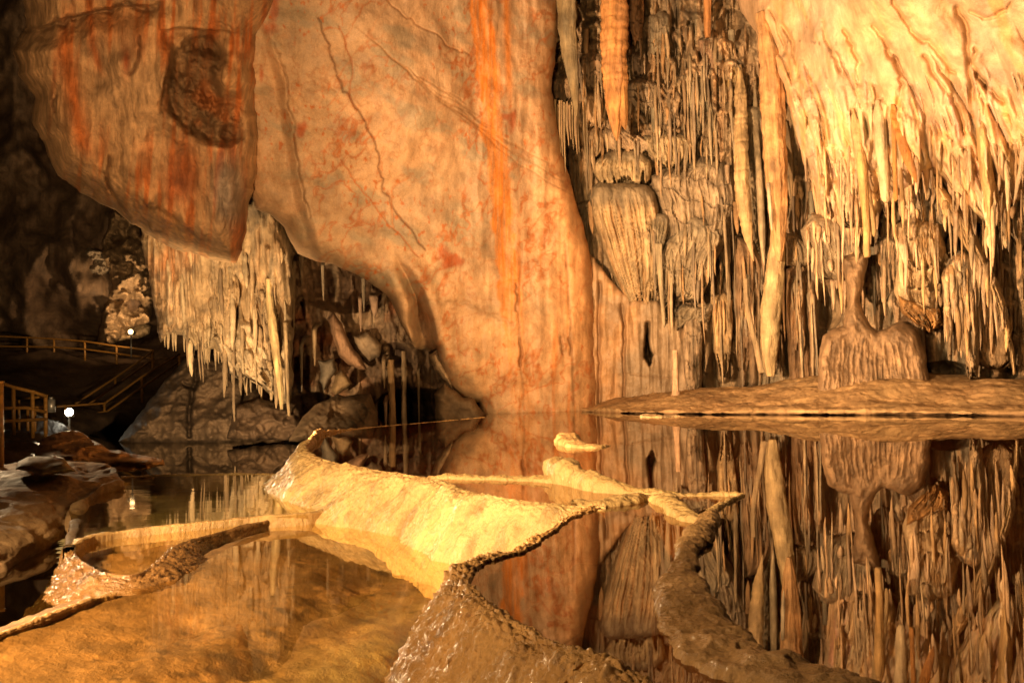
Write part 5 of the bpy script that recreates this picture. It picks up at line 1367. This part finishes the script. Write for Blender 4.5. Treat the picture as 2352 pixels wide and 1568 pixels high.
# ---- mud bank across the water
def bank():
    xs = [1338, 1400, 1470, 1550, 1650, 1750, 1880, 2000, 2150, 2352, 2720]
    wy = [944, 947, 949, 950, 951, 951, 952, 952, 953, 955, 958]
    cy = [941, 913, 905, 902, 896, 886, 867, 858, 869, 876, 880]
    x = np.array(xs, float)
    l0 = Pz(x, np.array(wy, float) + 6, -.3); l1 = Pz(x, np.array(wy, float), 0.0)
    d1 = ((l1 - CC) @ FWD)
    l2 = P(x, np.array(wy) * .62 + np.array(cy) * .38 - 1, d1 + .7)
    l3 = P(x, np.array(wy) * .25 + np.array(cy) * .75 - 1, d1 + 1.7)
    l4 = P(x, np.array(cy, float), d1 + 2.9)
    l5 = P(x, np.array(cy, float) - 1, d1 + 5.0); l6 = l5 + [0, 4, -.6]
    G = loft([l0, l1, l2, l3, l4, l5, l6], 620, 150)
    N = normals(G)
    if N[70, :, 2].mean() < 0: N = -N
    G = G + N * (.09 * fbm(G * .8, 4) + .008 * fbm(G * 5, 3) - .03 * np.clip(fbm(G * 6 + 4, 2), 0, 1))[..., None]
    V = G.reshape(-1, 3)
    c = mix((0.46, 0.315, 0.155), (0.35, 0.225, 0.11), .5 + .8 * fbm(V * .9, 4))
    c = mix3(c, (.12, .075, .04), sstep(.35, .6, fbm(V * 5, 3)) * .6 * sstep(-.3, .3, fbm(V * .7 + 9, 3)))
    c = mix3(c, (.56, .44, .28), sstep(.3, .7, fbm(V * 1.2 + 31, 4)) * sstep(.35, .75, V[:, 2] - .05) * .7)
    c = mix3(c, (.16, .09, .045), (1 - sstep(.0, .09, V[:, 2])) * .85)
    F = gridfaces(150, 620)
    a0 = V[F[40000]]; nn = np.cross(a0[1] - a0[0], a0[2] - a0[0])
    if nn[2] < 0: F = F[:, ::-1]
    o = mk('mud_bank', V, F, M_MUD, c)
    tag(o, 'long low bank of tan mud between the mirror pool and the flowstone wall', 'mud bank')


def mix3(c, k, m):
    m = np.clip(m, 0, 1)[..., None]
    return c * (1 - m) + np.array(k) * m


bank()


def left_bank():
    f0 = np.vstack([wl([(-300, 1470), (0, 1316), (95, 1266), (140, 1243)], ZF), wl([(163, 1205)], -.48), wl([(190, 1166), (228, 1136), (286, 1119)], ZC)])
    fu = f0.copy(); fu[:, 2] -= .7
    m_ = np.array([(-300, 1260, 8.6), (0, 1200, 9.6), (92, 1180, 10.2), (146, 1182, 10.7), (168, 1158, 11.2), (192, 1138, 11.7), (228, 1118, 12.3), (288, 1104, 13.0)], float)
    t1 = np.array([(-300, 1130, 10.5), (0, 1114, 11.2), (90, 1110, 11.5), (145, 1109, 11.7), (165, 1107, 11.95), (188, 1104, 12.25), (222, 1100, 12.6), (276, 1092, 13.2)], float)
    t2 = np.array([(-300, 1105, 13), (0, 1094, 13), (90, 1090, 13), (148, 1085, 13.2), (168, 1082, 13.3), (185, 1082, 13.4), (215, 1084, 13.5), (270, 1088, 13.5)], float)
    t3 = np.array([(-300, 1090, 15.5), (0, 1080, 15.5), (90, 1076, 15.3), (150, 1071, 15.2), (180, 1070, 15), (210, 1073, 14.8), (240, 1079, 14.4), (266, 1087, 13.9)], float)
    g = lambda a: P(a[:, 0], a[:, 1], a[:, 2])
    t4 = g(t3) + [0, .5, -1.2]
    G = loft([fu, f0, g(m_), g(t1), g(t2), g(t3), t4], 420, 200)
    N = normals(G)
    if N[130, 200, 2] < 0: N = -N
    G = G + N * (.06 * fbm(G * 1.2, 4) + .03 * fbm(G * A3(2, 2, 10), 3))[..., None]
    V = G.reshape(-1, 3)
    c = mix((0.40, 0.25, 0.12), (0.24, 0.145, 0.075), .5 + .8 * fbm(V * 1.1, 4))
    F = gridfaces(200, 420)
    a0 = V[F[130 * 419 + 200]]; nn = np.cross(a0[1] - a0[0], a0[2] - a0[0])
    if nn[2] < 0: F = F[:, ::-1]
    o = mk('rock_bank', V, F, M_MUD, c)
    tag(o, 'rounded brown rock bank with a lit flat top beside the greenish pool', 'rock bank')


left_bank()
boulder('pale flat stone lying on top of the brown rock bank', [(34, 1078), (40, 1058), (66, 1050), (100, 1047), (146, 1050), (160, 1066), (174, 1084), (90, 1092)], 15.0, (0.44, 0.33, 0.2), 21, edge=(14, .6), amp=.12, slope=-.02)
boulder('long craggy tongue of rock reaching out into the dark pool', [(60, 1090), (96, 1004), (138, 988), (190, 992), (212, 1010), (252, 1030), (300, 1041), (350, 1050), (380, 1058), (380, 1070), (332, 1078), (270, 1084), (180, 1092)], 20.2, (0.40, 0.25, 0.13), 22, edge=(30, 1.1), amp=.5, slope=-.03, name='rock_tongue', cat='rock ledge')


# ---- dark slope with the walkway
def slope():
    l0 = wl([(-700, 1110), (-400, 1105), (-100, 1100), (60, 1095), (130, 1045), (172, 1008), (260, 1001), (360, 1000), (460, 1000)], -.9)
    g = lambda a: P(*np.array(a, float).T)
    l1 = g([(-700, 995, 22), (-400, 990, 23), (-100, 1000, 25), (60, 1000, 25.5), (120, 1000, 27), (180, 978, 31), (260, 968, 34), (360, 965, 35.5), (460, 962, 36)])
    l2 = g([(-700, 905, 34), (-400, 900, 34), (-100, 890, 36), (60, 890, 37), (120, 905, 37), (180, 922, 37), (260, 890, 38.6), (360, 850, 40), (460, 830, 40)])
    l3 = g([(-700, 800, 42), (-400, 800, 42), (-100, 802, 42.5), (60, 806, 43), (120, 808, 43), (180, 814, 43), (260, 824, 43), (360, 836, 43), (460, 815, 44)])
    l4 = l3 + [0, 6, -.2]
    G = loft([l0, l1, l2, l3, l4], 160, 90)
    G[..., 2] += .25 * fbm(G * .5, 4)
    V = G.reshape(-1, 3)
    F = gridfaces(90, 160)
    a0 = V[F[7000]]; nn = np.cross(a0[1] - a0[0], a0[2] - a0[0])
    if nn[2] < 0: F = F[:, ::-1]
    o = mk('ground', V, F, M_MUD, mix((.10, .065, .04), (.06, .04, .025), .5 + fbm(V * .8, 3)))
    tag(o, kind='structure')


slope()


# ---- railings
def railing(label, posts, rails, r=.028, group='yellow tube railings of the walkway'):
    """posts: (x, ytop, ybottom, d); rails: lists of (x, y, d)"""
    root = empty('railing', P(posts[0][0], posts[0][2], posts[0][3]))
    tag(root, label, 'railing', group)
    for x, y0, y1, d in posts:
        a = P(x, y1, d); b = P(x, y0, d); b[:2] = a[:2]
        v, f = tube([a - [0, 0, .25], b], r * 1.15)
        v2, f2 = tube([b - [0, 0, .005], b + [0, 0, .03]], r * 1.4)
        V, F = merge((v, f), (v2, f2))
        mk('post', V, F, M_RAIL, parent=root)
    for pts in rails:
        v, f = tube([P(*q) for q in pts], r)
        mk('rail', v, f, M_RAIL, parent=root)
    return root


railing('faint railing along the dark upper walkway below the small warm lamp', [(-60, 768, 806, 42.5), (62, 775, 812, 42.5), (124, 778, 816, 42.5), (195, 784, 820, 42), (268, 795, 830, 41.5), (351, 805, 850, 41)],
        [[(-160, 764, 42.5), (0, 772, 42.5), (124, 778, 42.5), (195, 784, 42), (268, 795, 41.5), (351, 805, 41)], [(-160, 788, 42.5), (0, 795, 42.5), (124, 797, 42.5), (195, 802, 42), (268, 812, 41.5), (351, 823, 41)]], .04)
railing('steep stair railing climbing from the floodlight to the walkway corner', [(265, 867, 905, 38.5), (175, 926, 964, 36), (350, 808, 848, 40.6)], [[(350, 808, 40.6), (265, 867, 38.5), (175, 926, 36)], [(350, 826, 40.6), (265, 886, 38.5), (192, 936, 36.4)]], .04)
railing('nearer stair railing, turning level at its foot behind the floodlight', [(412, 813, 845, 38.5), (326, 865, 909, 36.5), (240, 926, 964, 34.5), (150, 932, 970, 33)], [[(412, 813, 38.5), (326, 865, 36.5), (240, 926, 34.5), (113, 935, 32.5)], [(409, 833, 38.5), (326, 889, 36.5), (243, 946, 34.5), (107, 960, 32.5)]], .04)
railing('railing of the lower platform with double posts, beside the floodlight', [(-40, 866, 972, 24), (31, 889, 976, 25), (75, 899, 985, 25.6), (105, 909, 985, 26)], [[(-120, 850, 23), (-40, 866, 24), (31, 889, 25), (73, 899, 25.6), (106, 909, 26)], [(-120, 925, 23), (0, 938, 24.6), (60, 936, 25.4), (105, 946, 26)], [(-120, 975, 23), (0, 968, 24.6), (106, 962, 26)]], .045)
railing('low inner gate of thin tubes inside the lower platform railing', [(43, 916, 980, 26.6), (64, 937, 984, 26.4), (80, 938, 984, 26.4)], [[(43, 916, 26.6), (106, 910, 26.2)], [(12, 938, 26.6), (64, 937, 26.4), (104, 934, 26.3)]], .035)
# the near yellow post
root = empty('railing_post', P(2, 1105, 14.6))
tag(root, 'thick yellow post at the edge of the view, rising from the brown bank', 'railing post')
a = P(0, 1106, 14.6); b = P(-2, 880, 14.6); b[:2] = a[:2]
v, f = tube([a - [0, 0, .3], b], .055, 18); mk('post', v, f, M_RAIL, parent=root)
v, f = tube([b, b + [0, 0, .03]], .065, 18); mk('cap', v, f, M_RAIL, parent=root)
v, f = merge(tube([b - [0, 0, .06], b + [-1.2, -1.2, -.02]], .03), tube([b - [0, 0, .55], b + [-1.2, -1.2, -.5]], .03)); mk('rail', v, f, M_RAIL, parent=root)


# ---- lamps
def floodlight(label, x, y, d, r, strength, aim, col=(1, .9, .68)):
    c = P(x, y, d)
    root = empty('floodlight', c); tag(root, label, 'floodlight')
    f = np.array(aim, float) - c; f /= np.linalg.norm(f)
    v, fc = tube([c - f * .30, c - f * .22, c - f * .02], r * .8, 20); mk('housing', v, fc, M_STEEL, parent=root)
    v, fc = tube([c - f * .03, c + f * .03], r * 1.12, 24); mk('bezel', v, fc, M_STEEL, parent=root)
    v, fc = tube([c + f * .031, c + f * .06], r, 24); mk('lens', v, fc, glow_mat('lamp_glow_%d' % int(x), col, strength), parent=root)
    v, fc = merge(tube([c - [0, 0, r * 1.2], c - [0, 0, r * 1.2 + .9]], .03), box(c - [0, 0, r * 1.15], (.3, .1, .05))); mk('stand', v, fc, M_STEEL, parent=root)
    return c, f


def spot(name, loc, target, power, angle, blend, col=(1, .66, .32), r=.12):
    l = bpy.data.lights.new(name, 'SPOT'); l.energy = power; l.spot_size = math.radians(angle); l.spot_blend = blend; l.color = col; l.shadow_soft_size = r
    o = bpy.data.objects.new(name, l); COL.objects.link(o)
    o.location = Vector(loc)
    o.rotation_euler = (Vector(target) - Vector(loc)).to_track_quat('-Z', 'Y').to_euler()
    return o


def point(name, loc, power, col=(1, .66, .32), r=.1):
    l = bpy.data.lights.new(name, 'POINT'); l.energy = power; l.color = col; l.shadow_soft_size = r
    o = bpy.data.objects.new(name, l); COL.objects.link(o); o.location = Vector(loc)
    return o


c1, f1 = floodlight('dazzling white floodlight on a stand at the foot of the stairs', 159, 946, 30, .11, 120, (-2, 6, 0))
spot('floodlight_beam', c1 + f1 * .3, (-4.0, 10.5, -.4), 9000, 22, .5, (1, .74, .42), .15)
c2, f2 = floodlight('small warm lamp at the foot of the distant lit pillar', 301, 762, 39.6, .10, 7, P(150, 720, 34), (1, .62, .26))
spot('pillar_beam', P(303, 757, 40.2), P(285, 660, 42.3), 700, 150, .6, (1, .6, .28))
can = empty('lamp_can', P(117, 930, 27)); tag(can, 'small unlit tin lamp hung on the lower platform railing', 'lamp')
c = P(117, 930, 27); v, f = tube([c - [0, 0, .2], c + [0, 0, .16]], .11, 16); mk('housing', v, f, M_STEEL, parent=can)
v, f = tube([c + [0, 0, .16], c + [0, 0, .22]], .06, 12); mk('cap', v, f, M_STEEL, parent=can)

# unseen spots: key lamps inferred from the lit rock, plus added fills
WARM = (1, .58, .28)
spot('path_lamp_wall', (-6.2, 4.0, 2.4), (8.0, 23, 7.5), 46000, 64, 1.0, WARM, .15)
spot('bank_lamp', (-7.5, 15.5, .35), (11, 20.2, 6.5), 23000, 74, 1.0, WARM, .15)
spot('path_lamp_dams', (-5.2, 3.2, 2.0), (-.9, 9.2, -.2), 6800, 72, .7, (1, .68, .34), .10)
spot('curtain_lamp', P(420, 1040, 19.5), P(500, 790, 26.5), 4600, 84, .8, (1, .66, .33), .12)
spot('overhang_fill_spot', (-4.5, 5, .8), P(330, 280, 20.5), 11000, 50, 1.0, (1, .55, .225), .15)  # added spot with no known lamp behind it; lifts the dark overhang
spot('near_fill_spot', (-5.5, 1.0, 3.4), (-1.0, 6.2, -.4), 2200, 80, .9, (1, .66, .33), .15)  # added beside the camera to brighten the shallow bed and front dam
spot('slab_fill_spot', P(1240, 945, 21) + [0, -2, .2], P(1160, 560, 24), 2000, 120, 1.0, (1, .55, .21), .2)  # added low fill over open water, brightens the slab

spot('path_lamp_bank', (-13.0, 21, 3.2), (-6.2, 12.4, -.3), 3600, 22, .5, (1, .70, .38), .08)
spot('wall_fill_spot', (-1.5, -1, 2.6), (5, 25, 5), 5500, 50, 1.0, (1, .58, .25), .3)  # added fill from the camera side, softens dark gaps in the wall
# ---- world: no daylight reaches this chamber
w = bpy.data.worlds.new('World'); scn.world = w; w.use_nodes = True
bg = w.node_tree.nodes['Background']; bg.inputs[0].default_value = (1, .62, .33, 1); bg.inputs[1].default_value = 0.006

vs = scn.view_settings
vs.view_transform = 'Standard'; vs.look = 'None'; vs.gamma = 1; vs.exposure = 0.0
cy = scn.cycles
cy.use_denoising = True; cy.max_bounces = 7; cy.diffuse_bounces = 3; cy.glossy_bounces = 4; cy.transparent_max_bounces = 12
cy.sample_clamp_indirect = 4.0; cy.caustics_reflective = False; cy.caustics_refractive = False
